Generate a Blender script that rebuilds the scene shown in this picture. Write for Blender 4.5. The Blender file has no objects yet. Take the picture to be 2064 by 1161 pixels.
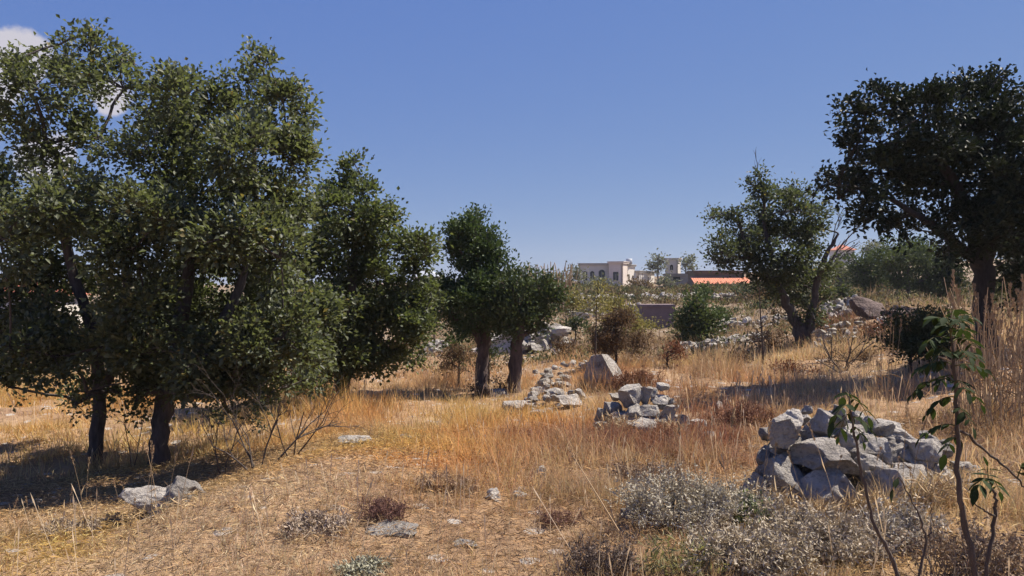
import bpy, bmesh, math, random
import numpy as np
from mathutils import Vector, Matrix, Euler

# ------------------------------------------------------------------ camera, sky, sun, exposure
sc = bpy.context.scene
COL = sc.collection
EYE = 1.6
FPX = 1620.0
cam_d = bpy.data.cameras.new('camera')
cam_d.sensor_width = 36.0
cam_d.lens = 36.0 * FPX / 2064.0
cam_d.clip_start = 0.05
cam_d.clip_end = 6000
cam = bpy.data.objects.new('camera', cam_d)
COL.objects.link(cam)
cam.location = (0, 0, EYE)
cam.rotation_euler = (math.radians(90), 0, 0)
sc.camera = cam

SUN_EL = math.radians(56)
SUN_AZ = math.radians(70)          # clockwise from the view direction (+Y): to the right, almost square to the view
world = bpy.data.worlds.new('World')
sc.world = world
world.use_nodes = True
wn, wl = world.node_tree.nodes, world.node_tree.links
wn.clear()
w_out = wn.new('ShaderNodeOutputWorld')
w_bg = wn.new('ShaderNodeBackground')
w_bg.inputs['Strength'].default_value = 0.053
sky = wn.new('ShaderNodeTexSky')
sky.sky_type = 'NISHITA'
sky.sun_disc = False
sky.sun_elevation = SUN_EL
sky.sun_rotation = SUN_AZ
sky.altitude = 900
sky.air_density = 0.6
sky.dust_density = 0.0
sky.ozone_density = 4.0
# a small fair-weather cloud low over the left horizon, as noise on the sky
tc = wn.new('ShaderNodeTexCoord')
def vmath(op, a, b=None):
    n = wn.new('ShaderNodeVectorMath'); n.operation = op
    wl.new(a, n.inputs[0])
    if b is not None:
        if hasattr(b, 'links'): wl.new(b, n.inputs[1])
        else: n.inputs[1].default_value = b
    return n
cn = wn.new('ShaderNodeTexNoise'); cn.inputs['Scale'].default_value = 14.0; cn.inputs['Detail'].default_value = 9
cn.inputs['Roughness'].default_value = 0.58
wl.new(tc.outputs['Generated'], cn.inputs['Vector'])
def cdir(px, py):
    v = Vector(((px - 1032) / FPX, 1.0, (580 - py) / FPX)); v.normalize(); return v
prev = None
for px, py, k in ((22, 122, 13.0), (-60, 200, 9.0), (225, 200, 14.0), (90, 310, 13.0), (-160, 330, 7.0)):
    dn = vmath('DISTANCE', tc.outputs['Generated'], cdir(px, py))
    m = wn.new('ShaderNodeMath'); m.operation = 'MULTIPLY_ADD'
    wl.new(dn.outputs['Value'], m.inputs[0]); m.inputs[1].default_value = -k * 1.55; m.inputs[2].default_value = 1.0
    if prev is None: prev = m
    else:
        mx = wn.new('ShaderNodeMath'); mx.operation = 'MAXIMUM'
        wl.new(prev.outputs[0], mx.inputs[0]); wl.new(m.outputs[0], mx.inputs[1]); prev = mx
ad = wn.new('ShaderNodeMath'); ad.operation = 'MULTIPLY_ADD'
wl.new(cn.outputs['Fac'], ad.inputs[0]); ad.inputs[1].default_value = 1.3
wl.new(prev.outputs[0], ad.inputs[2])
cr = wn.new('ShaderNodeMapRange'); cr.interpolation_type = 'SMOOTHSTEP'
wl.new(ad.outputs[0], cr.inputs['Value'])
cr.inputs['From Min'].default_value = 1.0; cr.inputs['From Max'].default_value = 1.2
# the phone's rendering of a clear, slightly milky blue: each channel's range compressed
sep = wn.new('ShaderNodeSeparateColor'); wl.new(sky.outputs['Color'], sep.inputs[0])
tint = wn.new('ShaderNodeCombineColor')
for ch, k_, g_ in (('Red', 1.53, 0.66), ('Green', 2.0, 0.49), ('Blue', 5.18, 0.125)):
    pw = wn.new('ShaderNodeMath'); pw.operation = 'POWER'; wl.new(sep.outputs[ch], pw.inputs[0]); pw.inputs[1].default_value = g_
    ml = wn.new('ShaderNodeMath'); ml.operation = 'MULTIPLY'; wl.new(pw.outputs[0], ml.inputs[0]); ml.inputs[1].default_value = k_
    wl.new(ml.outputs[0], tint.inputs[ch])
cm = wn.new('ShaderNodeMix'); cm.data_type = 'RGBA'
wl.new(cr.outputs['Result'], cm.inputs['Factor'])
wl.new(tint.outputs['Color'], cm.inputs['A'])
cm.inputs['B'].default_value = (6.6, 6.4, 7.2, 1)
wl.new(cm.outputs['Result'], w_bg.inputs['Color'])
wl.new(w_bg.outputs['Background'], w_out.inputs['Surface'])

sun_d = bpy.data.lights.new('sun', 'SUN')
sun_d.energy = 5.0
sun_d.angle = math.radians(0.53)
sun_d.color = (1.0, 0.92, 0.80)
sun = bpy.data.objects.new('sun', sun_d)
COL.objects.link(sun)
SUNV = Vector((math.sin(SUN_AZ) * math.cos(SUN_EL), math.cos(SUN_AZ) * math.cos(SUN_EL), math.sin(SUN_EL)))
sun.rotation_euler = SUNV.to_track_quat('Z', 'Y').to_euler()
sun.location = (20, 10, 30)

sc.view_settings.view_transform = 'Standard'
sc.view_settings.look = 'None'
sc.view_settings.gamma = 1.0
sc.view_settings.exposure = 0.8
sc.view_settings.use_curve_mapping = False

# ------------------------------------------------------------------ helpers
rng = np.random.default_rng(7)
random.seed(7)

def P(px, py, D):
    """The place that lies D metres in front of the viewpoint on a line of sight."""
    return np.array([(px - 1032) / FPX * D, D, EYE - (py - 580) / FPX * D])

def hash2(ix, iy, seed):
    h = (ix.astype(np.int64) * 374761393 + iy.astype(np.int64) * 668265263 + seed * 1442695041) & 0xffffffff
    h = ((h ^ (h >> 13)) * 1274126177) & 0xffffffff
    h = h ^ (h >> 16)
    return (h & 0xffff) / 65535.0
def vnoise(x, y, seed=0):
    ix, iy = np.floor(x), np.floor(y)
    fx, fy = x - ix, y - iy
    fx = fx * fx * (3 - 2 * fx); fy = fy * fy * (3 - 2 * fy)
    a = hash2(ix, iy, seed); b = hash2(ix + 1, iy, seed); c = hash2(ix, iy + 1, seed); d = hash2(ix + 1, iy + 1, seed)
    return (a + (b - a) * fx) * (1 - fy) + (c + (d - c) * fx) * fy
def fbm(x, y, seed=0, octv=4):
    s = 0; amp = 0.5; t = 0
    for k in range(octv):
        s = s + amp * vnoise(x * 2 ** k, y * 2 ** k, seed + k * 17); t += amp; amp *= 0.5
    return s / t

class MB:
    """Collects vertices, faces (tris and quads) and a colour for each vertex."""
    def __init__(self):
        self.v = []; self.f3 = []; self.f4 = []; self.c = []; self.n = 0
    def add(self, v, f3=None, f4=None, c=None):
        v = np.asarray(v, float).reshape(-1, 3)
        if f3 is not None and len(f3): self.f3.append(np.asarray(f3, np.int64).reshape(-1, 3) + self.n)
        if f4 is not None and len(f4): self.f4.append(np.asarray(f4, np.int64).reshape(-1, 4) + self.n)
        if c is None: c = np.ones((len(v), 3))
        c = np.asarray(c, float)
        if c.ndim == 1: c = np.tile(c, (len(v), 1))
        self.v.append(v); self.c.append(c); self.n += len(v)
    def box(self, lo, hi, c=None):
        x0, y0, z0 = lo; x1, y1, z1 = hi
        v = [(x0,y0,z0),(x1,y0,z0),(x1,y1,z0),(x0,y1,z0),(x0,y0,z1),(x1,y0,z1),(x1,y1,z1),(x0,y1,z1)]
        self.add(v, f4=[(0,3,2,1),(4,5,6,7),(0,1,5,4),(1,2,6,5),(2,3,7,6),(3,0,4,7)], c=c)
    def tube(self, pts, radii, sides=5, c=None):
        pts = np.asarray(pts, float); n = len(pts)
        t = np.gradient(pts, axis=0); t /= np.linalg.norm(t, axis=1)[:, None] + 1e-9
        ref = np.array([0.31, 0.95, 0.05]) if abs(t[0][1]) < 0.8 else np.array([1.0, 0.1, 0.0])
        a = np.cross(t, ref); a /= np.linalg.norm(a, axis=1)[:, None] + 1e-9
        b = np.cross(t, a)
        ang = np.arange(sides) * 2 * math.pi / sides
        rad = np.asarray(radii, float)
        ring = pts[:, None, :] + rad[:, None, None] * (np.cos(ang)[None, :, None] * a[:, None, :] + np.sin(ang)[None, :, None] * b[:, None, :])
        v = ring.reshape(-1, 3)
        i = np.arange(n - 1)[:, None] * sides; j = np.arange(sides)[None, :]; j2 = (j + 1) % sides
        f = np.stack([i + j, i + j2, i + sides + j2, i + sides + j], -1).reshape(-1, 4)
        self.add(v, f4=f, c=c)
    def build(self, name, mat, parent=None, smooth=True, origin=None):
        v = np.concatenate(self.v); c = np.concatenate(self.c)
        if origin is not None: v = v - np.asarray(origin)
        f3 = np.concatenate(self.f3) if self.f3 else np.zeros((0, 3), np.int64)
        f4 = np.concatenate(self.f4) if self.f4 else np.zeros((0, 4), np.int64)
        me = bpy.data.meshes.new(name)
        me.vertices.add(len(v)); me.vertices.foreach_set('co', v.astype(np.float32).ravel())
        nl = f3.size + f4.size
        me.loops.add(nl)
        me.loops.foreach_set('vertex_index', np.concatenate([f3.ravel(), f4.ravel()]).astype(np.int32))
        me.polygons.add(len(f3) + len(f4))
        ls = np.concatenate([np.arange(len(f3)) * 3, f3.size + np.arange(len(f4)) * 4]).astype(np.int32)
        me.polygons.foreach_set('loop_start', ls)
        me.polygons.foreach_set('use_smooth', np.full(len(ls), smooth))
        me.update(calc_edges=True); me.validate()
        at = me.color_attributes.new('col', 'FLOAT_COLOR', 'POINT')
        at.data.foreach_set('color', np.concatenate([c, np.ones((len(c), 1))], 1).astype(np.float32).ravel())
        if mat: me.materials.append(mat)
        o = bpy.data.objects.new(name, me); COL.objects.link(o)
        if parent is not None: o.parent = parent
        if origin is not None and parent is None: o.location = origin
        return o

def tag(o, label=None, cat=None, group=None, kind=None):
    if label: o['label'] = label
    if cat: o['category'] = cat
    if group: o['group'] = group
    if kind: o['kind'] = kind
    return o
def empty(name, loc, rz=0.0):
    o = bpy.data.objects.new(name, None); COL.objects.link(o)
    o.location = loc; o.rotation_euler = (0, 0, rz); o.empty_display_size = 0.2
    return o
def unit(v): return v / (np.linalg.norm(v, axis=-1, keepdims=True) + 1e-9)
def rdir(n, r=rng): return unit(r.normal(size=(n, 3)))

def leaves(mb, p, d, nrm, l, w, col, fold=0.25):
    """Leaf blades: base, two sides, tip, folded along the midrib."""
    d = unit(d); s = unit(np.cross(d, nrm)); up = np.cross(s, d)
    l = np.asarray(l)[:, None]; w = np.asarray(w)[:, None]
    b = p; tip = p + d * l - up * l * 0.12
    m = p + d * l * 0.5
    a1 = m + s * w * 0.5 + up * w * fold; a2 = m - s * w * 0.5 + up * w * fold
    v = np.stack([b, a1, tip, a2], 1).reshape(-1, 3)
    i = np.arange(len(p))[:, None] * 4
    f = np.concatenate([i + np.array([[0, 1, 2]]), i + np.array([[0, 2, 3]])])
    mb.add(v, f3=f, c=np.repeat(col, 4, 0))

# ------------------------------------------------------------------ materials
def newmat(name):
    m = bpy.data.materials.new(name); m.use_nodes = True
    nt = m.node_tree; nt.nodes.clear()
    out = nt.nodes.new('ShaderNodeOutputMaterial'); bs = nt.nodes.new('ShaderNodeBsdfPrincipled')
    nt.links.new(bs.outputs[0], out.inputs['Surface'])
    return m, nt, bs, out
def noise(nt, scale, detail=5, rough=0.6, vec=None):
    n = nt.nodes.new('ShaderNodeTexNoise'); n.inputs['Scale'].default_value = scale
    n.inputs['Detail'].default_value = detail; n.inputs['Roughness'].default_value = rough
    if vec is not None: nt.links.new(vec, n.inputs['Vector'])
    return n
def ramp(nt, fac, stops):
    r = nt.nodes.new('ShaderNodeValToRGB'); nt.links.new(fac, r.inputs['Fac'])
    e = r.color_ramp.elements
    while len(e) < len(stops): e.new(0.5)
    for k, (p, c) in enumerate(stops):
        e[k].position = p; e[k].color = (c[0], c[1], c[2], 1)
    return r
def mixc(nt, a, b, fac, blend='MIX'):
    m = nt.nodes.new('ShaderNodeMix'); m.data_type = 'RGBA'; m.blend_type = blend
    for s, x in (('A', a), ('B', b), ('Factor', fac)):
        if hasattr(x, 'links'): nt.links.new(x, m.inputs[s])
        else: m.inputs[s].default_value = x if s == 'Factor' else (x[0], x[1], x[2], 1)
    return m
def bump(nt, bs, h, strength, dist):
    b = nt.nodes.new('ShaderNodeBump'); b.inputs['Strength'].default_value = strength; b.inputs['Distance'].default_value = dist
    nt.links.new(h, b.inputs['Height']); nt.links.new(b.outputs['Normal'], bs.inputs['Normal'])
    return b

def leaf_mat(name, rough=0.5, trans=0.3, spec=0.4, tint=(1.25, 1.3, 0.7)):
    m, nt, bs, out = newmat(name)
    a = nt.nodes.new('ShaderNodeAttribute'); a.attribute_name = 'col'
    nt.links.new(a.outputs['Color'], bs.inputs['Base Color'])
    bs.inputs['Roughness'].default_value = rough
    bs.inputs['Specular IOR Level'].default_value = spec
    tr = nt.nodes.new('ShaderNodeBsdfTranslucent')
    t = mixc(nt, a.outputs['Color'], tint, 1.0, 'MULTIPLY')
    nt.links.new(t.outputs['Result'], tr.inputs['Color'])
    mx = nt.nodes.new('ShaderNodeMixShader'); mx.inputs[0].default_value = trans
    nt.links.new(bs.outputs[0], mx.inputs[1]); nt.links.new(tr.outputs[0], mx.inputs[2])
    nt.links.new(mx.outputs[0], out.inputs['Surface'])
    return m
def bark_mat(name, c1, c2):
    m, nt, bs, out = newmat(name)
    tcn = nt.nodes.new('ShaderNodeTexCoord')
    mp = nt.nodes.new('ShaderNodeMapping'); mp.inputs['Scale'].default_value = (1, 1, 0.22)
    nt.links.new(tcn.outputs['Object'], mp.inputs['Vector'])
    n = noise(nt, 22, 6, 0.65, mp.outputs['Vector'])
    r = ramp(nt, n.outputs['Fac'], [(0.3, c1), (0.7, c2)])
    nt.links.new(r.outputs['Color'], bs.inputs['Base Color'])
    bs.inputs['Roughness'].default_value = 0.9
    bump(nt, bs, n.outputs['Fac'], 0.9, 0.04)
    return m
def rock_mat(name, light, mid, dark, scale=3.0, lichen=0.5):
    m, nt, bs, out = newmat(name)
    tcn = nt.nodes.new('ShaderNodeTexCoord')
    oi = nt.nodes.new('ShaderNodeObjectInfo')
    va = nt.nodes.new('ShaderNodeVectorMath'); va.operation = 'MULTIPLY_ADD'
    geo = nt.nodes.new('ShaderNodeNewGeometry')
    nt.links.new(geo.outputs['Position'], va.inputs[0]); va.inputs[1].default_value = (1, 1, 1)
    nt.links.new(oi.outputs['Random'], va.inputs[2])
    n1 = noise(nt, scale, 8, 0.62, va.outputs[0])
    r = ramp(nt, n1.outputs['Fac'], [(0.28, dark), (0.46, mid), (0.66, light)])
    n2 = noise(nt, scale * 7, 6, 0.7, va.outputs[0])
    r2 = ramp(nt, n2.outputs['Fac'], [(0.34, (0.12, 0.11, 0.10)), (0.48, (1, 1, 1))])
    mx = mixc(nt, r.outputs['Color'], r2.outputs['Color'], lichen, 'MULTIPLY')
    hv = nt.nodes.new('ShaderNodeHueSaturation')
    mr = nt.nodes.new('ShaderNodeMapRange'); nt.links.new(oi.outputs['Random'], mr.inputs['Value'])
    mr.inputs['To Min'].default_value = 0.72; mr.inputs['To Max'].default_value = 1.12
    nt.links.new(mr.outputs['Result'], hv.inputs['Value']); nt.links.new(mx.outputs['Result'], hv.inputs['Color'])
    nt.links.new(hv.outputs['Color'], bs.inputs['Base Color'])
    bs.inputs['Roughness'].default_value = 0.92; bs.inputs['Specular IOR Level'].default_value = 0.2
    vo = nt.nodes.new('ShaderNodeTexVoronoi'); vo.inputs['Scale'].default_value = scale * 5
    nt.links.new(va.outputs[0], vo.inputs['Vector'])
    hm = nt.nodes.new('ShaderNodeMath'); hm.operation = 'MULTIPLY_ADD'
    nt.links.new(vo.outputs['Distance'], hm.inputs[0]); hm.inputs[1].default_value = 0.35
    nt.links.new(n2.outputs['Fac'], hm.inputs[2])
    bump(nt, bs, hm.outputs[0], 1.0, 0.10)
    return m
def attr_mat(name, rough=0.9, trans=0.0):
    if trans: return leaf_mat(name, rough, trans, 0.15, (1.1, 1.0, 0.8))
    m, nt, bs, out = newmat(name)
    a = nt.nodes.new('ShaderNodeAttribute'); a.attribute_name = 'col'
    nt.links.new(a.outputs['Color'], bs.inputs['Base Color'])
    bs.inputs['Roughness'].default_value = rough; bs.inputs['Specular IOR Level'].default_value = 0.15
    return m
def plain_mat(name, c, rough=0.85, var=0.25, scale=2.5, bmp=0.3):
    m, nt, bs, out = newmat(name)
    tcn = nt.nodes.new('ShaderNodeTexCoord')
    n = noise(nt, scale, 6, 0.65, tcn.outputs['Object'])
    lo = tuple(x * (1 - var) for x in c); hi = tuple(min(1, x * (1 + var * 0.6)) for x in c)
    r = ramp(nt, n.outputs['Fac'], [(0.3, lo), (0.7, hi)])
    nt.links.new(r.outputs['Color'], bs.inputs['Base Color'])
    bs.inputs['Roughness'].default_value = rough
    n2 = noise(nt, scale * 9, 4, 0.6, tcn.outputs['Object'])
    bump(nt, bs, n2.outputs['Fac'], bmp, 0.03)
    return m
M = {
    'oak': leaf_mat('oak_leaf', 0.52, 0.42, 0.4),
    'shaded_oak': leaf_mat('shaded_oak_leaf', 0.55, 0.12, 0.22),
    'juniper': leaf_mat('juniper_foliage', 0.6, 0.22, 0.25),
    'far_leaf': leaf_mat('far_foliage', 0.7, 0.2, 0.2),
    'sapling': leaf_mat('sapling_leaf', 0.75, 0.3, 0.12),
    'bark': bark_mat('oak_bark', (0.035, 0.028, 0.026), (0.12, 0.098, 0.088)),
    'bark_shaded': bark_mat('shaded_oak_bark', (0.018, 0.015, 0.014), (0.06, 0.05, 0.046)),
    'bark_brown': bark_mat('juniper_bark', (0.04, 0.027, 0.024), (0.15, 0.105, 0.09)),
    'twig': bark_mat('twig_bark', (0.045, 0.034, 0.028), (0.12, 0.09, 0.07)),
    'rock': rock_mat('limestone', (0.70, 0.645, 0.58), (0.54, 0.485, 0.43), (0.22, 0.19, 0.17), 4.5, 0.4),
    'rock_far': rock_mat('far_limestone', (0.66, 0.61, 0.54), (0.50, 0.45, 0.39), (0.24, 0.20, 0.17), 2.2, 0.4),
    'rock_dark': rock_mat('weathered_limestone', (0.27, 0.205, 0.18), (0.17, 0.125, 0.11), (0.09, 0.068, 0.062), 2.4, 0.5),
    'grass': attr_mat('dry_grass_blade', 0.75, 0.38),
    'straw': attr_mat('dry_stalk', 0.75),
    'dry_shrub': attr_mat('dry_shrub', 0.85, 0.15),
    'plaster': plain_mat('pale_plaster', (0.58, 0.54, 0.48), 0.85, 0.12, 0.8),
    'plaster_pink': plain_mat('rose_plaster', (0.62, 0.54, 0.48), 0.85, 0.12, 0.8),
    'white_wall': plain_mat('white_wall', (0.70, 0.65, 0.58), 0.85, 0.1, 0.8),
    'grey_wall': plain_mat('grey_block_wall', (0.22, 0.215, 0.21), 0.9, 0.2, 1.5),
    'concrete': plain_mat('weathered_concrete', (0.20, 0.145, 0.145), 0.9, 0.25, 1.8),
    'brown_wall': plain_mat('brown_wall', (0.13, 0.10, 0.08), 0.9, 0.3, 1.2),
    'orange_tile': plain_mat('orange_roof', (0.62, 0.22, 0.12), 0.8, 0.25, 2.0),
    'red_tile': plain_mat('red_tiles', (0.46, 0.15, 0.09), 0.8, 0.25, 2.0),
    'slate': plain_mat('pale_metal_roof', (0.42, 0.44, 0.47), 0.6, 0.15, 1.2),
    'glass': plain_mat('dark_pane', (0.025, 0.028, 0.032), 0.15, 0.2, 1.0, 0.0),
    'trim': plain_mat('stone_trim', (0.42, 0.39, 0.35), 0.8, 0.1, 2.0),
}

# ------------------------------------------------------------------ terrain
# heights surveyed along lines of sight: (px, py, distance)
SURVEY = [
    (0, 1165, 4.45), (520, 1165, 4.4), (1032, 1165, 4.4), (1550, 1165, 4.3), (2064, 1165, 4.2),
    (-300, 1100, 5.2), (60, 1112, 5.1), (250, 1098, 5.3), (370, 1012, 5.7), (540, 962, 6.4), (700, 922, 7.3), (860, 940, 7.2),
    (1032, 1000, 6.2), (1032, 920, 7.9), (1200, 1000, 6.2), (1450, 1010, 6.0), (1700, 1045, 5.8), (1950, 1010, 5.8), (2200, 1000, 5.8),
    # hollow under the left trees
    (-350, 960, 8.8), (0, 990, 8.4), (190, 958, 9.4), (320, 952, 9.2), (470, 950, 8.9), (150, 1050, 6.6), (300, 1045, 6.7), (-150, 1050, 6.7),
    (600, 890, 10.2), (0, 830, 13.5), (330, 830, 13.5), (-350, 830, 13.5), (640, 830, 12.6), (0, 770, 18.5), (400, 775, 18), (-400, 770, 18),
    (830, 800, 15), (690, 800, 14.4), (880, 870, 10.6), (1040, 795, 15.6), (975, 795, 15.8), (1032, 850, 11.6),
    (1200, 880, 9.9), (1360, 872, 9.8), (1450, 900, 9.0), (1600, 880, 9.2), (1230, 778, 14.2), (1400, 785, 13.6), (1550, 790, 13), (1700, 790, 12),
    (1850, 800, 11), (2064, 840, 9), (2250, 830, 9),
    (1620, 700, 19.6), (1480, 725, 19), (1975, 705, 13.4), (2200, 700, 13.4), (1850, 720, 14), (1720, 712, 16.5), (1750, 644, 21.5), (1850, 640, 21.5),
    (1250, 725, 19), (1130, 715, 22), (900, 705, 26), (700, 720, 26), (400, 705, 30), (0, 690, 34), (-400, 690, 34),
    (1440, 705, 24), (1380, 705, 26), (1325, 655, 35), (1400, 660, 33), (1500, 650, 32), (1680, 625, 30), (2000, 620, 30), (2250, 620, 30),
    (1150, 660, 33), (1000, 660, 34), (1200, 612, 48), (1380, 603, 52), (1480, 600, 52), (1700, 590, 55), (2000, 590, 55),
    (1050, 605, 50), (850, 620, 50), (400, 635, 60), (0, 640, 60), (-400, 640, 60),
    (1100, 577, 80), (1230, 578, 108), (1420, 578, 92), (1700, 540, 125), (1900, 545, 110), (2200, 550, 110), (860, 575, 88), (400, 590, 110), (-100, 590, 110),
]
pts = np.array([P(*s) for s in SURVEY])
extra = [(a, r, z) for a in (58, 90, 130, 180, -130, -90, -58) for r, z in ((2.5, 0.0), (6, 0.0), (14, 0.1), (40, 0.3), (110, 1.0))]
extra += [(0, 1.0, 0.0), (0, 3.0, 0.0), (25, 3, 0.02), (-25, 3, 0.0)]
extra += [(a, 170, 2.6 + max(0, a) * 0.13) for a in (-50, -30, -12, 0, 10, 20, 32, 50)]
ex = np.array([[r * math.sin(math.radians(a)), r * math.cos(math.radians(a)), z] for a, r, z in extra])
pts = np.concatenate([pts, ex])
def warp(x, y):
    r = np.hypot(x, y) + 1e-6
    rr = np.log1p(r / 3.0)
    return x / r * rr, y / r * rr
def tps(d2): return 0.5 * d2 * np.log(d2 + 1e-9)
cu, cv = warp(pts[:, 0], pts[:, 1])
n_ = len(cu)
K = tps((cu[:, None] - cu[None]) ** 2 + (cv[:, None] - cv[None]) ** 2) + np.eye(n_) * 0.004
Pm = np.stack([np.ones(n_), cu, cv], 1)
A = np.zeros((n_ + 3, n_ + 3)); A[:n_, :n_] = K; A[:n_, n_:] = Pm; A[n_:, :n_] = Pm.T
W = np.linalg.solve(A, np.concatenate([pts[:, 2], np.zeros(3)]))
def ground_z(x, y):
    x = np.asarray(x, float); y = np.asarray(y, float); shp = x.shape
    x = x.ravel(); y = y.ravel()
    r = np.hypot(x, y)
    k = np.minimum(1.0, 170.0 / np.maximum(r, 1e-6))
    u, v = warp(x * k, y * k)
    z = np.empty(len(x))
    for s in range(0, len(x), 40000):
        e = slice(s, s + 40000)
        z[e] = tps((u[e, None] - cu[None]) ** 2 + (v[e, None] - cv[None]) ** 2) @ W[:n_] + W[n_] + u[e] * W[n_ + 1] + v[e] * W[n_ + 2]
    z = z + (fbm(x * 1.1, y * 1.1, 3, 4) - 0.5) * 0.10 * np.clip(r / 6, 0.5, 2.5) + (fbm(x * 0.25, y * 0.25, 11, 3) - 0.5) * 0.10
    z = z + (fbm(x * 0.33, y * 0.33, 23, 3) - 0.5) * 0.55 * np.clip((r - 17) / 8, 0, 1)
    z = z - np.clip(r - 170, 0, None) * 0.03
    return z.reshape(shp)
def gz(x, y): return float(ground_z(np.array([x]), np.array([y]))[0])

ra = np.concatenate([[0.0], np.geomspace(0.35, 2200, 230)])
th = np.concatenate([np.radians(np.arange(-48, 48, 0.25)), np.radians(np.arange(48, 312, 2.0))])
R_, T_ = np.meshgrid(ra[1:], th, indexing='ij')
gx, gy = R_ * np.sin(T_), R_ * np.cos(T_)
gzv = ground_z(gx, gy)
gv = np.stack([gx, gy, gzv], -1).reshape(-1, 3)
nr, nt_ = R_.shape
ii = np.arange(nr - 1)[:, None] * nt_; jj = np.arange(nt_)[None]; j2 = (jj + 1) % nt_
gf = np.stack([ii + jj, ii + j2, ii + nt_ + j2, ii + nt_ + jj], -1).reshape(-1, 4)
mb = MB(); mb.add(gv, f4=gf[:, ::-1])
c0 = np.array([[0, 0, gz(0, 0)]]); mb.add(np.concatenate([c0, gv[:nt_]]), f3=[(0, 1 + (k + 1) % nt_, 1 + k) for k in range(nt_)])

def ground_material():
    m, nt, bs, out = newmat('dry_earth')
    geo = nt.nodes.new('ShaderNodeNewGeometry')
    n1 = noise(nt, 0.55, 6, 0.6, geo.outputs['Position'])
    r0 = ramp(nt, n1.outputs['Fac'], [(0.28, (0.24, 0.15, 0.10)), (0.45, (0.36, 0.24, 0.15)), (0.62, (0.44, 0.31, 0.19)), (0.78, (0.42, 0.32, 0.22))])
    # greyer scrubland soil on the terraces beyond the meadow
    sx = nt.nodes.new('ShaderNodeSeparateXYZ'); nt.links.new(geo.outputs['Position'], sx.inputs[0])
    ty = nt.nodes.new('ShaderNodeMapRange'); nt.links.new(sx.outputs['Y'], ty.inputs['Value']); ty.inputs['From Min'].default_value = 16; ty.inputs['From Max'].default_value = 30
    ty.inputs['To Max'].default_value = 0.85
    nf = noise(nt, 0.8, 6, 0.65, geo.outputs['Position'])
    rf_ = ramp(nt, nf.outputs['Fac'], [(0.3, (0.10, 0.08, 0.055)), (0.5, (0.22, 0.17, 0.12)), (0.7, (0.33, 0.27, 0.20))])
    r1 = nt.nodes.new('ShaderNodeMix'); r1.data_type = 'RGBA'
    nt.links.new(ty.outputs['Result'], r1.inputs['Factor']); nt.links.new(r0.outputs['Color'], r1.inputs['A']); nt.links.new(rf_.outputs['Color'], r1.inputs['B'])
    n2 = noise(nt, 9, 8, 0.72, geo.outputs['Position'])
    r2 = ramp(nt, n2.outputs['Fac'], [(0.32, (0.35, 0.30, 0.27)), (0.5, (0.95, 0.9, 0.85)), (0.72, (1.15, 1.1, 1.0))])
    mx = mixc(nt, r1.outputs['Result'], r2.outputs['Color'], 0.85, 'MULTIPLY')
    # stones and pebbles showing through
    vo = nt.nodes.new('ShaderNodeTexVoronoi'); vo.inputs['Scale'].default_value = 3.2
    nt.links.new(geo.outputs['Position'], vo.inputs['Vector'])
    n3 = noise(nt, 0.9, 4, 0.6, geo.outputs['Position'])
    sm = nt.nodes.new('ShaderNodeMath'); sm.operation = 'MULTIPLY_ADD'
    nt.links.new(n3.outputs['Fac'], sm.inputs[0]); sm.inputs[1].default_value = -0.9
    nt.links.new(vo.outputs['Distance'], sm.inputs[2])
    st = ramp(nt, sm.outputs[0], [(0.0, (1, 1, 1)), (0.03, (0, 0, 0))])
    sm.inputs[1].default_value = -0.42
    mx2 = mixc(nt, mx.outputs['Result'], (0.46, 0.41, 0.36), st.outputs['Color'])
    nt.links.new(mx2.outputs['Result'], bs.inputs['Base Color'])
    bs.inputs['Roughness'].default_value = 0.95; bs.inputs['Specular IOR Level'].default_value = 0.1
    n4 = noise(nt, 30, 6, 0.7, geo.outputs['Position'])
    bump(nt, bs, n4.outputs['Fac'], 0.8, 0.05)
    return m
M['ground'] = ground_material()
ground = mb.build('ground', M['ground'])
tag(ground, 'dry stony ground sloping through a shallow hollow to a low hill', 'ground', kind='structure')

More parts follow.
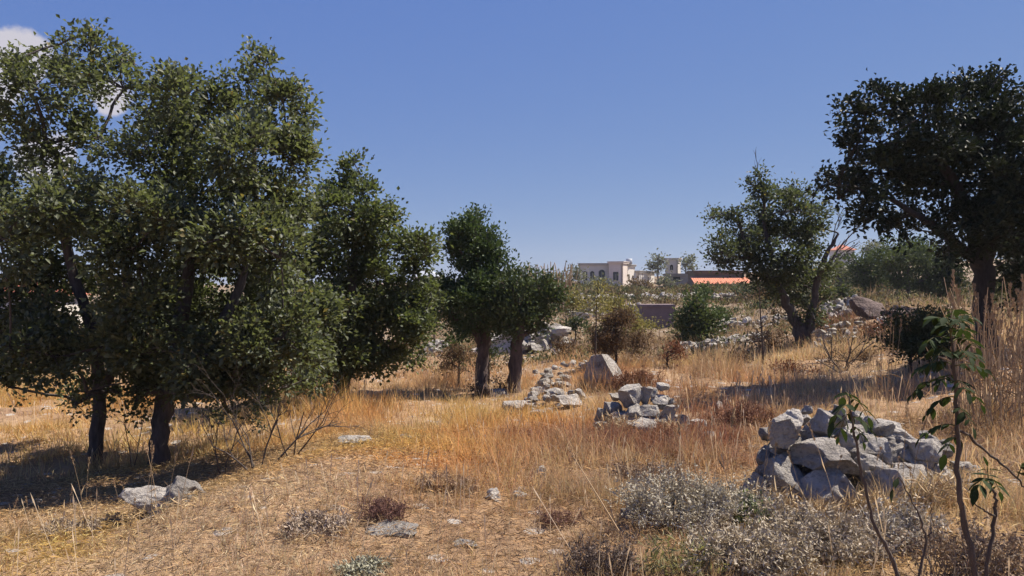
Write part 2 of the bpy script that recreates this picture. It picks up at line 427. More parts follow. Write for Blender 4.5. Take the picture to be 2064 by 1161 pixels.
# ------------------------------------------------------------------ dry grass
# tints: gold, orange straw, russet, pale straw
GOLD, ORANGE, RUSSET, PALE, BROWN = (np.array(c) for c in ((0.62, 0.455, 0.17), (0.62, 0.345, 0.155), (0.30, 0.15, 0.10), (0.60, 0.475, 0.335), (0.43, 0.31, 0.205)))
PATCH = [  # px, py, distance, radius m, tint, weight
    (760, 945, 7.4, 1.0, GOLD, 1.0), (860, 960, 7.1, 1.1, ORANGE, 1.0), (1090, 850, 11.0, 1.1, ORANGE, 1.0), (1180, 900, 9.2, 0.7, ORANGE, 0.9), (980, 830, 12.5, 1.4, GOLD, 0.9), (900, 900, 9.0, 0.9, GOLD, 0.9), (1010, 890, 9.2, 0.9, ORANGE, 0.9),
    (700, 840, 12.2, 1.2, ORANGE, 0.8), (150, 1110, 5.0, 0.5, GOLD, 1.0), (60, 820, 14, 3.0, GOLD, 1.0), (430, 850, 12.5, 1.8, GOLD, 0.8), (250, 800, 15, 2.5, ORANGE, 0.5),
    (1060, 880, 9.5, 0.45, RUSSET, 1.0), (1280, 905, 9.0, 1.0, RUSSET, 1.0), (1370, 890, 9.2, 0.8, RUSSET, 0.9), (790, 1045, 5.6, 0.22, RUSSET, 1.0), (1130, 1050, 5.5, 0.25, RUSSET, 0.9),
    (1290, 760, 14.8, 1.6, ORANGE, 0.8), (1320, 770, 14.5, 1.2, RUSSET, 0.7), (1480, 850, 10.5, 0.8, RUSSET, 0.8), (1450, 760, 15, 1.3, BROWN, 0.8), (1600, 790, 12.8, 1.2, ORANGE, 0.6), (1780, 780, 12.2, 1.2, PALE, 0.7),
    (1700, 670, 21, 1.6, RUSSET, 0.9), (1770, 650, 22, 1.5, RUSSET, 0.9), (1980, 780, 11, 1.0, ORANGE, 0.8), (2000, 880, 8, 0.8, RUSSET, 0.4),
    (1325, 665, 33, 1.3, ORANGE, 1.0), (1170, 600, 47, 3, PALE, 0.9), (560, 1080, 5.3, 1.0, PALE, 0.8), (900, 1110, 4.9, 1.0, PALE, 0.5), (1000, 1060, 5.4, 0.9, BROWN, 0.5), (1200, 1090, 5, 0.6, BROWN, 0.7),
    (450, 1130, 4.7, 0.7, PALE, 0.8), (640, 1000, 6.2, 0.6, PALE, 0.5), (1220, 960, 7, 0.7, BROWN, 0.7), (820, 740, 22, 3, ORANGE, 0.7), (1120, 760, 18, 1.5, ORANGE, 0.6),
]
def grass_tint(x, y):
    n1 = fbm(x * 0.6, y * 0.6, 41, 4)[:, None]; n2 = fbm(x * 1.7, y * 1.7, 57, 3)[:, None]
    c = BROWN * (1 - n1) + PALE * n1
    c = c * (1 - 0.45 * n2) + GOLD * 0.45 * n2
    for px, py, D, r, t, w in PATCH:
        q = P(px, py, D)
        d = np.hypot(x - q[0], (y - q[1]) * 0.7) / (r * 1.25) + (n2[:, 0] - 0.5) * 1.3
        k = (np.clip(1.25 - d, 0, 1) * w)[:, None]
        c = c * (1 - k) + t * k
    far = np.clip((y - 17) / 12, 0, 1)[:, None] * (0.35 + 0.6 * fbm(x * 0.35, y * 0.35, 333, 3))[:, None]
    return c * (1 - far) + np.array([0.27, 0.205, 0.145]) * far
def shade_tree(x, y):   # where hardly any grass grows: the trodden floor of the hollow
    q = P(180, 990, 7.6)
    return np.clip(1.5 * np.exp(-(((x - q[0]) / 3.0) ** 4 + ((y - q[1]) / 1.7) ** 4)), 0, 1)
def grass(mb, n, d0, d1, ang, hmin, hmax, w, simple):
    r = np.sqrt(rng.uniform(d0 ** 2, d1 ** 2, n)); t = rng.uniform(-math.radians(ang), math.radians(ang), n)
    x, y = r * np.sin(t), r * np.cos(t)
    dens = fbm(x * 1.3, y * 1.3, 91, 3)
    keep = rng.uniform(0, 1, n) < np.clip((dens - 0.33) * 4.0, 0.06, 1) * (1 - 0.93 * shade_tree(x, y))
    for ex_, ey_, er_ in BARE:
        dd = np.hypot(x - ex_, y - ey_); keep &= ~((dd < er_ * 1.5) & (rng.uniform(0, 1, len(x)) > (dd / er_ - 0.75) / 0.75))
    x, y, dens = x[keep], y[keep], dens[keep]; n = len(x)
    # blades gather in tussocks
    tx, ty = np.round(x / 0.13) * 0.13, np.round(y / 0.13) * 0.13
    jit = hash2(np.round(x / 0.13), np.round(y / 0.13), 5)
    cx, cy = tx + (hash2(np.round(x / 0.13), np.round(y / 0.13), 6) - 0.5) * 0.12, ty + (jit - 0.5) * 0.12
    g = rng.uniform(0, 0.75, n)
    x = x * (1 - g) + cx * g; y = y * (1 - g) + cy * g
    z = ground_z(x, y) - 0.015
    h = rng.uniform(hmin, hmax, n) * (0.4 + 1.1 * jit) * np.clip(0.35 + 3.6 * (fbm(x * 0.75, y * 0.75, 71, 3) - 0.32), 0.4, 2.1)
    near = np.clip((np.hypot(x, y) - 3.6) / 3.5, 0.45, 1)
    h *= near * (1 - 0.5 * shade_tree(x, y))
    yaw = rng.uniform(0, 2 * math.pi, n); lean = rng.gamma(2.2, 0.26, n)
    lean = np.clip(lean, 0, 1.3)
    out = np.arctan2(y - cy, x - cx) + rng.normal(0, 0.7, n)
    dx, dy = np.cos(out) * lean, np.sin(out) * lean
    ww = w * rng.uniform(0.6, 1.5, n)
    sx, sy = np.cos(yaw) * ww * 0.5, np.sin(yaw) * ww * 0.5
    base = np.stack([x, y, z], 1); side = np.stack([sx, sy, np.zeros(n)], 1)
    tip = base + np.stack([dx * h, dy * h, h / np.sqrt(1 + lean ** 2 * 0.8)], 1)
    col = grass_tint(x, y) * rng.uniform(0.62, 1.25, n)[:, None]
    col *= np.array([1, 1, 1]) + rng.normal(0, 0.05, (n, 3))
    col = np.clip(col, 0.02, 0.8)
    i = np.arange(n)[:, None]
    if simple:
        v = np.stack([base - side, base + side, tip], 1).reshape(-1, 3)
        mb.add(v, f3=i * 3 + np.array([[0, 1, 2]]), c=np.repeat(col, 3, 0))
    else:
        mid = base + np.stack([dx * h * 0.35, dy * h * 0.35, h * 0.58], 1)
        v = np.stack([base - side, base + side, mid + side * 0.75, mid - side * 0.75, tip], 1).reshape(-1, 3)
        f = np.concatenate([i * 5 + np.array([[0, 1, 2]]), i * 5 + np.array([[0, 2, 3]]), i * 5 + np.array([[3, 2, 4]])])
        mb.add(v, f3=f, c=np.repeat(col, 5, 0))
# ------------------------------------------------------------------ trees
def curve_pts(a, b, n=6, sag=0.12, wob=0.05, r=rng):
    a = np.asarray(a, float); b = np.asarray(b, float); L = np.linalg.norm(b - a)
    t = np.linspace(0, 1, n)[:, None]
    mid = (a + b) / 2 + np.array([0, 0, sag * L]) * (1 if b[2] > a[2] - 0.2 * L else 0.4) + r.normal(0, wob * L, 3)
    p = (1 - t) ** 2 * a + 2 * t * (1 - t) * mid + t ** 2 * b
    p[1:-1] += r.normal(0, wob * L * 0.18, (n - 2, 3))
    return p

def make_tree(name, label, cat, D, trunks, blobs, seed, leaf=(0.065, 0.042), cover=2.4, clump=0.17, per=22, cols=((0.045, 0.06, 0.028), (0.085, 0.105, 0.045)),
              mat='oak', bark='bark', spread=0.55, group=None, flat=0.75, upright=0.35, twigs=True, bare=(), r_tip=0.006, limb_r=None, sink=0.08, sides=9):
    """trunks: polylines of (px, py, radius in m, depth shift); blobs: (px, py, radius px[, density[, depth shift m]])."""
    r = np.random.default_rng(seed)
    b0 = P(trunks[0][0][0], trunks[0][0][1], D + trunks[0][0][3])
    base = np.array([b0[0], b0[1], gz(b0[0], b0[1])])
    root = empty(name, base)
    tag(root, label, cat, group)
    nodes = []; parent = []; nodeR = []; locked = []
    tm = MB()
    for tr in trunks:
        pl = np.array([P(a, b, D + s) for a, b, q, s in tr]); rr = np.array([q for a, b, q, s in tr])
        if tr is trunks[0]: pl[0, 2] = min(pl[0, 2], gz(pl[0, 0], pl[0, 1])) - sink
        # refine
        k = np.linspace(0, len(pl) - 1, len(pl) * 4)
        pp = np.stack([np.interp(k, np.arange(len(pl)), pl[:, c]) for c in range(3)], 1); qq = np.interp(k, np.arange(len(pl)), rr)
        for _ in range(2): pp[1:-1] = (pp[:-2] + 2 * pp[1:-1] + pp[2:]) / 4
        pp[1:-1] += r.normal(0, rr[0] * 0.09, (len(pp) - 2, 3))
        flare = 1 + (0.5 if tr is trunks[0] else 0.0) * np.exp(-np.arange(len(pp)) * 1.1)
        n0 = tm.n
        tm.tube(pp, qq * flare, sides)
        # knobbly bark outline
        v = tm.v[-1]; v += r.normal(0, rr[0] * 0.07, v.shape)
        for q, p in enumerate(pp[len(pp) // 3:]):
            nodes.append(p); parent.append(-1); nodeR.append(qq[len(pp) // 3 + q]); locked.append(True)
    cen = []; rad = []; den = []
    for bl in blobs:
        px, py, rp = bl[:3]; dn = bl[3] if len(bl) > 3 else 1.0
        R = rp / FPX * D
        sh = bl[4] if len(bl) > 4 else r.uniform(-1, 1) * spread * (1.0 if rp > 30 else 0.5)
        c = P(px, py, D + sh); cen.append(c); rad.append(R); den.append(dn)
    cen = np.array(cen); rad = np.array(rad)
    nt0 = len(nodes); todo = list(range(len(cen))); bnode = {}
    while todo:
        best = None
        N = np.array(nodes)
        for q in todo:
            dv = cen[q] - N; d = np.linalg.norm(dv, axis=1)
            cost = d + 0.9 * np.clip(-dv[:, 2] + 0.1, 0, None)
            k = int(np.argmin(cost))
            if best is None or cost[k] < best[0]: best = (cost[k], q, k)
        _, q, k = best
        nodes.append(cen[q]); parent.append(k); nodeR.append(0.0); locked.append(False); bnode[q] = len(nodes) - 1
        todo.remove(q)
    cnt = np.zeros(len(nodes))
    for k in range(len(nodes) - 1, nt0 - 1, -1):
        cnt[k] += 1 + 0
        if parent[k] >= nt0: cnt[parent[k]] += cnt[k]
    lr = limb_r or trunks[0][0][2] * 0.36
    mx = max(cnt[nt0:].max(), 1)
    bm_ = MB(); lm = MB()
    for k in range(nt0, len(nodes)):
        p0 = nodes[parent[k]]; p1 = nodes[k]
        r1 = max(r_tip * 1.6, lr * (cnt[k] / mx) ** 0.6)
        r0 = r1 * 1.15
        bm_.tube(curve_pts(p0, p1, 7, 0.10, 0.06, r), np.linspace(r0, r1 * 0.85, 7), 6)
    lo, hi = np.array(cols[0]), np.array(cols[1])
    for q in range(len(cen)):
        c, R, dn = cen[q], rad[q], den[q]
        area = leaf[0] * leaf[1] * 0.5
        nl = cover * dn * math.pi * R * R / area
        nc = max(4, int(nl / per))
        ns = int(min(18, max(4, round(R / 0.04)))) if R > 0.12 else 3
        sd = rdir(ns, r); sd[:, 2] = sd[:, 2] * 0.9 + 0.12; sd = unit(sd)
        sr = R * r.uniform(0.28, 0.52, ns)
        se = c + sd * (R * r.uniform(0.3, 1.05, ns))[:, None]
        wgt = sr ** 2; pick = r.choice(ns, nc, p=wgt / wgt.sum())
        ax = unit(sd + np.array([0, 0, 0.55]))
        u = rdir(nc, r) * (r.uniform(0, 1, nc) ** 0.45)[:, None] * sr[pick][:, None]
        al = (u * ax[pick]).sum(1)[:, None] * ax[pick]
        u = u * 0.86 + al * 0.55; u[:, 2] *= flat * 1.05
        cc = se[pick] + u
        for s in range(ns):
            bm_.tube(curve_pts(c, se[s], 5, 0.12, 0.08, r), np.linspace(max(r_tip * 1.3, lr * 0.16), r_tip * 0.7, 5), 4)
        se = np.concatenate([se, c[None]])
        if twigs:
            for s in range(0, nc, 2):
                k = int(np.argmin(np.linalg.norm(se - cc[s], axis=1)))
                a = se[k]
                bm_.tube(curve_pts(a, cc[s], 3, 0.1, 0.08, r), [r_tip * 0.7, r_tip * 0.5, r_tip * 0.3], 3)
        m = r.poisson(per, nc)
        idx = np.repeat(np.arange(nc), m); n = len(idx)
        csz = clump * r.uniform(0.6, 1.3, nc)
        off = r.normal(0, 1, (n, 3)) * np.array([1, 1, flat]) * csz[idx][:, None] * 0.5
        p = cc[idx] + off
        outd = unit(off + 0.35 * (cc[idx] - c) + np.array([0, 0, upright * clump]))
        d = unit(outd + rdir(n, r) * 0.7)
        nrm = unit(rdir(n, r) * 0.8 + np.array([0, 0, 0.8]) + 0.4 * outd)
        ll = leaf[0] * r.uniform(0.65, 1.3, n); wv = leaf[1] * r.uniform(0.7, 1.3, n)
        tone = np.clip(r.uniform(0, 1, n) * 0.6 + r.uniform(0, 1, nc)[idx] * 0.4, 0, 1)[:, None]
        col = lo * (1 - tone) + hi * tone
        odd = r.uniform(0, 1, n) < (0.012 if mat == 'oak' else 0.0)
        col[odd] = np.array([0.20, 0.16, 0.06])
        leaves(lm, p, d, nrm, ll, wv, col)
    for (x0, y0, x1, y1, rr) in bare:
        a, e = P(x0, y0, D), P(x1, y1, D)
        bm_.tube(curve_pts(a, e, 7, 0.06, 0.05, r), np.linspace(rr, rr * 0.35, 7), 5)
        for s in range(7):
            t = r.uniform(0.3, 1.0); p = a + (e - a) * t
            L = np.linalg.norm(e - a) * r.uniform(0.2, 0.45)
            e2 = p + unit((e - a) / np.linalg.norm(e - a) + rdir(1, r)[0] * 0.55 + np.array([0, 0, 0.25])) * L
            bm_.tube(curve_pts(p, e2, 5, 0.08, 0.06, r), np.linspace(rr * 0.45, rr * 0.15, 5), 4)
    tm.build('trunk', M[bark], root, origin=base)
    bo = bm_.build('branches', M[bark], root, origin=base); bo['kind'] = 'stuff'
    lm.build('crown', M[mat], root, origin=base)
    return root

OAK = ((0.044, 0.053, 0.033), (0.155, 0.174, 0.092))
make_tree('oak_tree', 'tall leafy oak at the left edge, its slim trunk leaning over the shaded hollow', 'tree', 9.9,
    [[(188, 955, 0.085, 0), (196, 860, 0.082, 0), (204, 760, 0.075, 0.05), (180, 640, 0.07, 0.1), (130, 500, 0.055, 0.1), (120, 330, 0.035, 0.1)],
     [(204, 790, 0.07, 0.0), (240, 720, 0.06, -0.1), (262, 600, 0.045, -0.2), (230, 420, 0.03, -0.2)]],
    [(60, 185, 85, .8), (140, 120, 62, .8), (183, 98, 32, .8), (175, 150, 60), (245, 120, 26, .6), (250, 180, 50, .7), (22, 130, 18, .6), (-50, 230, 90), (95, 290, 85, .75), (10, 370, 90, .8), (200, 280, 70, .7),
     (-90, 450, 120), (60, 470, 90, .8), (150, 420, 90), (220, 470, 80, .8), (-90, 610, 130), (60, 560, 80), (150, 560, 85), (215, 580, 60), (10, 660, 90), (110, 660, 80), (190, 670, 70), (245, 680, 50),
     (-60, 730, 90), (50, 715, 45, .8), (150, 735, 35, .6), (-180, 300, 110), (-200, 520, 130), (150, 815, 26, .5), (265, 770, 35, .6), (90, 750, 40, .8), (0, 740, 50), (170, 770, 34, .8), (220, 760, 34, .9), (130, 700, 50), (20, 780, 30, .8), (200, 700, 55, 1, -1.2), (110, 720, 50, 1, -1.2), (20, 700, 60, 1, -1.3), (140, 800, 26, .7), (240, 790, 28, .7), (175, 790, 26, .7), (100, 400, 70, 1, -1.8), (0, 480, 80, 1, -1.8), (122, 88, 11, .8), (168, 72, 11, .8), (204, 80, 12, .8), (250, 105, 13, .7), (272, 130, 16, .7), (14, 118, 10, .7), (42, 150, 20, .8), (285, 175, 14, .6)],
    11, cols=OAK, cover=2.9, leaf=(0.064, 0.044), clump=0.16, spread=1.25, limb_r=0.032)
make_tree('oak_tree', 'broad dense oak whose thick dark trunk stands right of a slimmer one', 'tree', 9.6,
    [[(318, 945, 0.11, 0), (324, 860, 0.105, 0), (335, 770, 0.10, 0), (355, 680, 0.095, 0.05), (380, 560, 0.075, 0.1), (390, 420, 0.05, 0.1), (380, 280, 0.03, 0.1)],
     [(330, 800, 0.09, 0.0), (400, 720, 0.075, -0.15), (480, 600, 0.055, -0.2), (520, 430, 0.035, -0.1), (505, 240, 0.02, 0)]],
    [(350, 195, 48), (335, 160, 24, .8), (380, 165, 20, .6), (385, 255, 75), (300, 230, 55, .8), (515, 125, 24, .9), (500, 165, 34), (495, 215, 55), (570, 205, 42), (598, 215, 26), (575, 260, 52), (470, 300, 75), (310, 320, 85, .9), (590, 330, 45, .8), (560, 300, 50), (425, 210, 40),
     (330, 410, 95), (430, 400, 90), (530, 400, 80), (585, 440, 50), (270, 500, 80), (370, 520, 95, 1.2), (470, 510, 95), (565, 520, 75), (300, 610, 85, 1.2), (400, 630, 95, 1.3), (500, 620, 90, 1.2), (590, 610, 65), (340, 700, 70, 1.3),
     (430, 720, 75, 1.2), (520, 710, 75, 1.1), (600, 690, 60), (390, 770, 30, .7), (480, 765, 35, .7), (560, 765, 28, .6), (250, 730, 40, .7), (280, 800, 25, .4), (460, 830, 22, .35), (640, 640, 45), (615, 250, 16, .5), (340, 760, 45, 1), (300, 750, 40, .9), (420, 780, 40, 1), (520, 780, 40, 1), (470, 760, 45, 1), (580, 780, 30, .8), (600, 755, 36, .8), (650, 760, 30, .7), (370, 800, 24, .6), (400, 720, 55, 1.1, -1.2), (500, 700, 60, 1.1, -1.2), (300, 710, 60, 1.1, -1.1), (570, 680, 60, 1, -1.0), (620, 700, 45, 1, -.6), (300, 790, 30, .7), (270, 820, 20, .5), (450, 800, 26, .7), (540, 800, 24, .6), (330, 440, 70, 1, -1.5), (480, 470, 70, 1, -1.5), (332, 146, 11, .8), (384, 152, 11, .8), (440, 185, 15, .8), (512, 105, 11, .9), (540, 125, 12, .8), (560, 180, 14, .7), (606, 180, 14, .7), (622, 215, 12, .7), (612, 300, 16, .7)],
    12, cols=OAK, cover=3.7, leaf=(0.064, 0.044), clump=0.16, spread=1.25, limb_r=0.036)
make_tree('oak_tree', 'smaller oak with a pointed top behind the two near left oaks', 'tree', 13.6,
    [[(688, 805, 0.13, 0), (690, 740, 0.11, 0), (705, 650, 0.09, 0), (715, 540, 0.06, 0), (712, 420, 0.03, 0)]],
    [(712, 325, 16, .8), (712, 365, 34), (690, 385, 38), (738, 385, 26), (665, 415, 34), (715, 430, 55), (765, 415, 26, .8), (788, 420, 14, .6), (780, 460, 42), (660, 480, 55), (730, 500, 65), (810, 490, 38), (855, 490, 26), (860, 510, 24), (840, 530, 36),
     (680, 560, 70), (760, 570, 70), (820, 580, 55), (650, 640, 65, 1.2), (720, 650, 70, 1.1), (790, 640, 60), (845, 620, 38), (690, 710, 55, 1.2), (760, 700, 50), (820, 690, 40), (850, 670, 25, .8), (870, 600, 20), (635, 440, 40), (625, 520, 50), (650, 380, 18, .8), (640, 720, 50), (680, 750, 40), (735, 735, 38), (610, 765, 34), (790, 715, 34), (850, 650, 30)],
    13, cols=((0.042, 0.053, 0.028), (0.135, 0.16, 0.068)), cover=4.0, clump=0.18, spread=0.8, leaf=(0.078, 0.054), limb_r=0.035)
# the two junipers in the middle
JUN = ((0.038, 0.060, 0.028), (0.085, 0.122, 0.05))
make_tree('juniper_tree', 'dense juniper with a tall columnar top, left of the central pair', 'tree', 16.0,
    [[(972, 798, 0.12, 0), (970, 730, 0.12, 0), (982, 680, 0.105, 0), (965, 600, 0.10, 0), (960, 520, 0.07, 0), (955, 450, 0.03, 0)],
     [(975, 720, 0.09, 0.02), (968, 690, 0.085, 0.02), (955, 660, 0.07, 0), (935, 600, 0.045, 0)]],
    [(958, 445, 22), (940, 458, 28), (920, 470, 20), (965, 475, 34), (988, 470, 18), (945, 500, 34), (975, 510, 34), (1000, 525, 22), (955, 535, 36), (990, 550, 30), (925, 545, 18, .6), (1025, 550, 20), (955, 580, 48), (915, 580, 32), (905, 610, 28),
     (990, 600, 45), (940, 620, 44), (975, 640, 36), (910, 640, 22, .7), (935, 655, 22), (925, 468, 26), (985, 498, 28), (1008, 520, 20), (938, 520, 30), (925, 500, 22), (960, 660, 24), (1000, 655, 24), (895, 590, 18), (1020, 580, 28)],
    14, cols=JUN, mat='juniper', bark='bark_brown', leaf=(0.075, 0.045), cover=4.4, clump=0.17, per=26, spread=0.45, upright=0.8, flat=0.9)
make_tree('juniper_tree', 'low spreading juniper with a leaning brown trunk, right of the central pair', 'tree', 15.7,
    [[(1040, 800, 0.125, 0), (1035, 740, 0.125, 0), (1046, 670, 0.115, 0), (1052, 620, 0.09, 0), (1070, 590, 0.05, 0)]],
    [(1035, 585, 34), (1030, 620, 40), (1070, 610, 38), (1000, 625, 34), (1100, 600, 30), (1120, 605, 22), (1090, 580, 24, .8), (1055, 645, 24), (1010, 650, 25), (1050, 570, 22, .7), (1105, 628, 16, .7), (1060, 660, 22), (1025, 655, 24), (1090, 640, 22), (1125, 590, 16), (1135, 612, 16, .8), (1005, 650, 26), (985, 665, 20, .8), (1075, 668, 16, .7)],
    15, cols=((0.048, 0.066, 0.034), (0.10, 0.13, 0.06)), mat='juniper', bark='bark_brown', leaf=(0.075, 0.042), cover=3.6, clump=0.18, per=24, spread=0.5, upright=1.2, flat=1.0)
# right of the middle: the airy tree with dead limbs
make_tree('almond_tree', 'airy grey-green tree with a leaning trunk and dead twigs, right of the middle', 'tree', 19.8,
    [[(1622, 700, 0.19, 0), (1612, 660, 0.16, 0), (1590, 620, 0.12, 0), (1565, 570, 0.08, 0), (1545, 480, 0.05, 0), (1532, 360, 0.02, 0)],
     [(1622, 690, 0.13, 0), (1636, 640, 0.11, 0), (1645, 580, 0.08, 0), (1660, 520, 0.05, 0), (1690, 470, 0.03, 0)]],
    [(1530, 350, 14, .7), (1528, 375, 18, .7), (1505, 370, 9, .5), (1535, 400, 28, .9), (1575, 392, 26, .9), (1610, 395, 30), (1450, 432, 24, .45), (1430, 440, 14, .4), (1485, 430, 24, .5), (1530, 435, 36), (1590, 425, 40), (1645, 430, 26, .8), (1555, 470, 46), (1500, 480, 40, .8), (1610, 470, 44), (1650, 460, 22, .7),
     (1455, 510, 34, .7), (1435, 525, 24, .6), (1520, 520, 45), (1580, 520, 46), (1630, 520, 40), (1462, 530, 22, .7), (1545, 560, 40), (1600, 570, 40), (1650, 565, 34, .8), (1565, 600, 32, .8), (1620, 610, 34, .8), (1675, 540, 26, .6), (1665, 600, 26, .6), (1590, 640, 22, .5), (1640, 640, 22, .5)],
    16, cols=((0.042, 0.052, 0.032), (0.095, 0.11, 0.058)), mat='oak', leaf=(0.085, 0.055), cover=3.6, clump=0.2, per=20, spread=1.1,
    bare=((1650, 560, 1735, 452, 0.03), (1665, 530, 1700, 420, 0.02), (1660, 545, 1730, 490, 0.02), (1530, 380, 1523, 312, 0.012)))
# the big oak on the right, backlit darkness put into leaf and bark colour
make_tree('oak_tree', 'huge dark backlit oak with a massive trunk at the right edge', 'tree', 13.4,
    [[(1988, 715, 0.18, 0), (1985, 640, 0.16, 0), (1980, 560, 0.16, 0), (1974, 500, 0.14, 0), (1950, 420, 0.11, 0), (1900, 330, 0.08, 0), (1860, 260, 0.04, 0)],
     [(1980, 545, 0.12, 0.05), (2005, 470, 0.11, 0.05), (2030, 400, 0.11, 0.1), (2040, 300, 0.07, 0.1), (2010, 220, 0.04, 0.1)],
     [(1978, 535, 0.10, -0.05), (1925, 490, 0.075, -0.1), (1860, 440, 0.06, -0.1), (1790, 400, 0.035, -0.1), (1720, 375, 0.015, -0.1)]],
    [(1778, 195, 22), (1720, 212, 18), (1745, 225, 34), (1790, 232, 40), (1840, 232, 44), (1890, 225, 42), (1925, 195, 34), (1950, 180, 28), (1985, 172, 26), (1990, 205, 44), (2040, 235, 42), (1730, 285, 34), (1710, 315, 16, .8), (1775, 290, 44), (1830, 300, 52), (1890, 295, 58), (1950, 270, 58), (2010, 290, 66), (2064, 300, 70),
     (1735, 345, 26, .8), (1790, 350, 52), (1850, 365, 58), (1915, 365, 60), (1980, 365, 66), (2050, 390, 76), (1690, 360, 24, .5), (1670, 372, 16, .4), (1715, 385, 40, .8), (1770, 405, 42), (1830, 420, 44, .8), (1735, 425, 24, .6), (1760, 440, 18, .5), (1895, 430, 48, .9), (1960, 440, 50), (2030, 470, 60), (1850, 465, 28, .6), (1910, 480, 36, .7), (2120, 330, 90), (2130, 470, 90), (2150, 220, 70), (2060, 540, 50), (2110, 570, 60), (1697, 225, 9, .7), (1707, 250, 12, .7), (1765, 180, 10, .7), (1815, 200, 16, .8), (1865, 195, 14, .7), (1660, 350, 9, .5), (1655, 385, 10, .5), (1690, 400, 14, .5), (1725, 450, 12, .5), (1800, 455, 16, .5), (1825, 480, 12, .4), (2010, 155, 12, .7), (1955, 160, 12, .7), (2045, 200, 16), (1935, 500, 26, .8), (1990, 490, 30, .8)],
    17, cols=((0.012, 0.018, 0.011), (0.029, 0.041, 0.021)), mat='shaded_oak', bark='bark_shaded', leaf=(0.085, 0.06), cover=4.0, clump=0.17, per=20, spread=1.2, limb_r=0.032)

# ------------------------------------------------------------------ rocks
def rock_mesh(seed, sub=3, cuts=9, rough=0.09, box=(1, 1, 1), planes=None, mat='rock', name='stone'):
    """A weathered limestone block about one unit across: an icosphere cut by planes and roughened."""
    r = np.random.default_rng(seed)
    bm = bmesh.new(); bmesh.ops.create_icosphere(bm, subdivisions=sub, radius=0.72)
    v = np.array([q.co[:] for q in bm.verts])
    pl = [] if planes is None else [(unit(np.array(n, float)), d) for n, d in planes]
    if planes is None:
        pl += [(unit(r.normal(size=3)), r.uniform(0.26, 0.46)) for _ in range(cuts)]
        pl += [(np.array([0, 0, 1.0]) + r.normal(0, 0.15, 3), 0.42), (np.array([0, 0, -1.0]), 0.40)]
    for n, d in pl:
        n = n / np.linalg.norm(n)
        h = v @ n - d; v = v - np.clip(h, 0, None)[:, None] * n
    amp = rough
    for k, sc_ in enumerate((2.2, 4.7, 9.5, 19.0) if sub > 3 else (2.2, 4.7, 9.5)):
        ph = r.uniform(0, 50, 3)
        a = v * sc_ + ph
        nz = vnoise(a[:, 0] + a[:, 2] * 0.7, a[:, 1] - a[:, 2] * 0.6, seed + k) + vnoise(a[:, 2], a[:, 0] * 0.8 + a[:, 1] * 0.5, seed + k + 9) - 1
        v = v + unit(v) * (nz * amp)[:, None]; amp *= 0.6
    v = v * np.array(box)
    for q, c in zip(bm.verts, v): q.co = c
    for f in bm.faces: f.smooth = True
    me = bpy.data.meshes.new(name); bm.to_mesh(me); bm.free()
    me.materials.append(M[mat])
    try: me.set_sharp_from_angle(angle=math.radians(42))
    except Exception: pass
    return me
NEAR_ROCKS = [rock_mesh(100 + k, 5, 9, 0.10) for k in range(8)]
MID_ROCKS = [rock_mesh(120 + k, 4, 9, 0.10) for k in range(7)]
FAR_ROCKS = [rock_mesh(140 + k, 2, 10, mat='rock_far') for k in range(7)]
DARK_ROCKS = [rock_mesh(160 + k, 4, 7, mat='rock_dark') for k in range(3)]
def stone_at(px, py, D, wpx, hpx, meshes, parent=None, name='stone', depth=0.9, shift=0.0, r=random):
    c = P(px, py, D + shift); w = wpx / FPX * D; h = hpx / FPX * D
    o = bpy.data.objects.new(name, r.choice(meshes)); COL.objects.link(o)
    rz = r.choice((0, math.pi)) + r.uniform(-0.5, 0.5)
    o.rotation_euler = (r.uniform(-0.15, 0.15), r.uniform(-0.18, 0.18), rz)
    o.scale = (w * 1.12, min(w, h * 1.6) * depth * 1.12, h * (1.2 if name != 'flat_rock' else 0.7))
    o.location = c if parent is None else Vector(c) - Vector(parent.location)
    if parent is not None: o.parent = parent
    return o
BARE = []      # bare earth round boulders: x, y, radius
def boulder(label, px, py, D, wpx, hpx, meshes=None, name='boulder', group=None, depth=0.9):
    o = stone_at(px, py, D, wpx, hpx, meshes or MID_ROCKS, name=name, depth=depth)
    g = gz(o.location.x, o.location.y)
    bot = o.location.z - 0.42 * o.scale.z
    o.location.z = max(g + 0.24 * o.scale.z, o.location.z - max(0, bot - g + 0.04))     # bed it in the earth
    if o.location.y < 24: BARE.append((o.location.x, o.location.y - 0.05, 0.55 * o.scale.x))
    tag(o, label, 'rock', group); return o

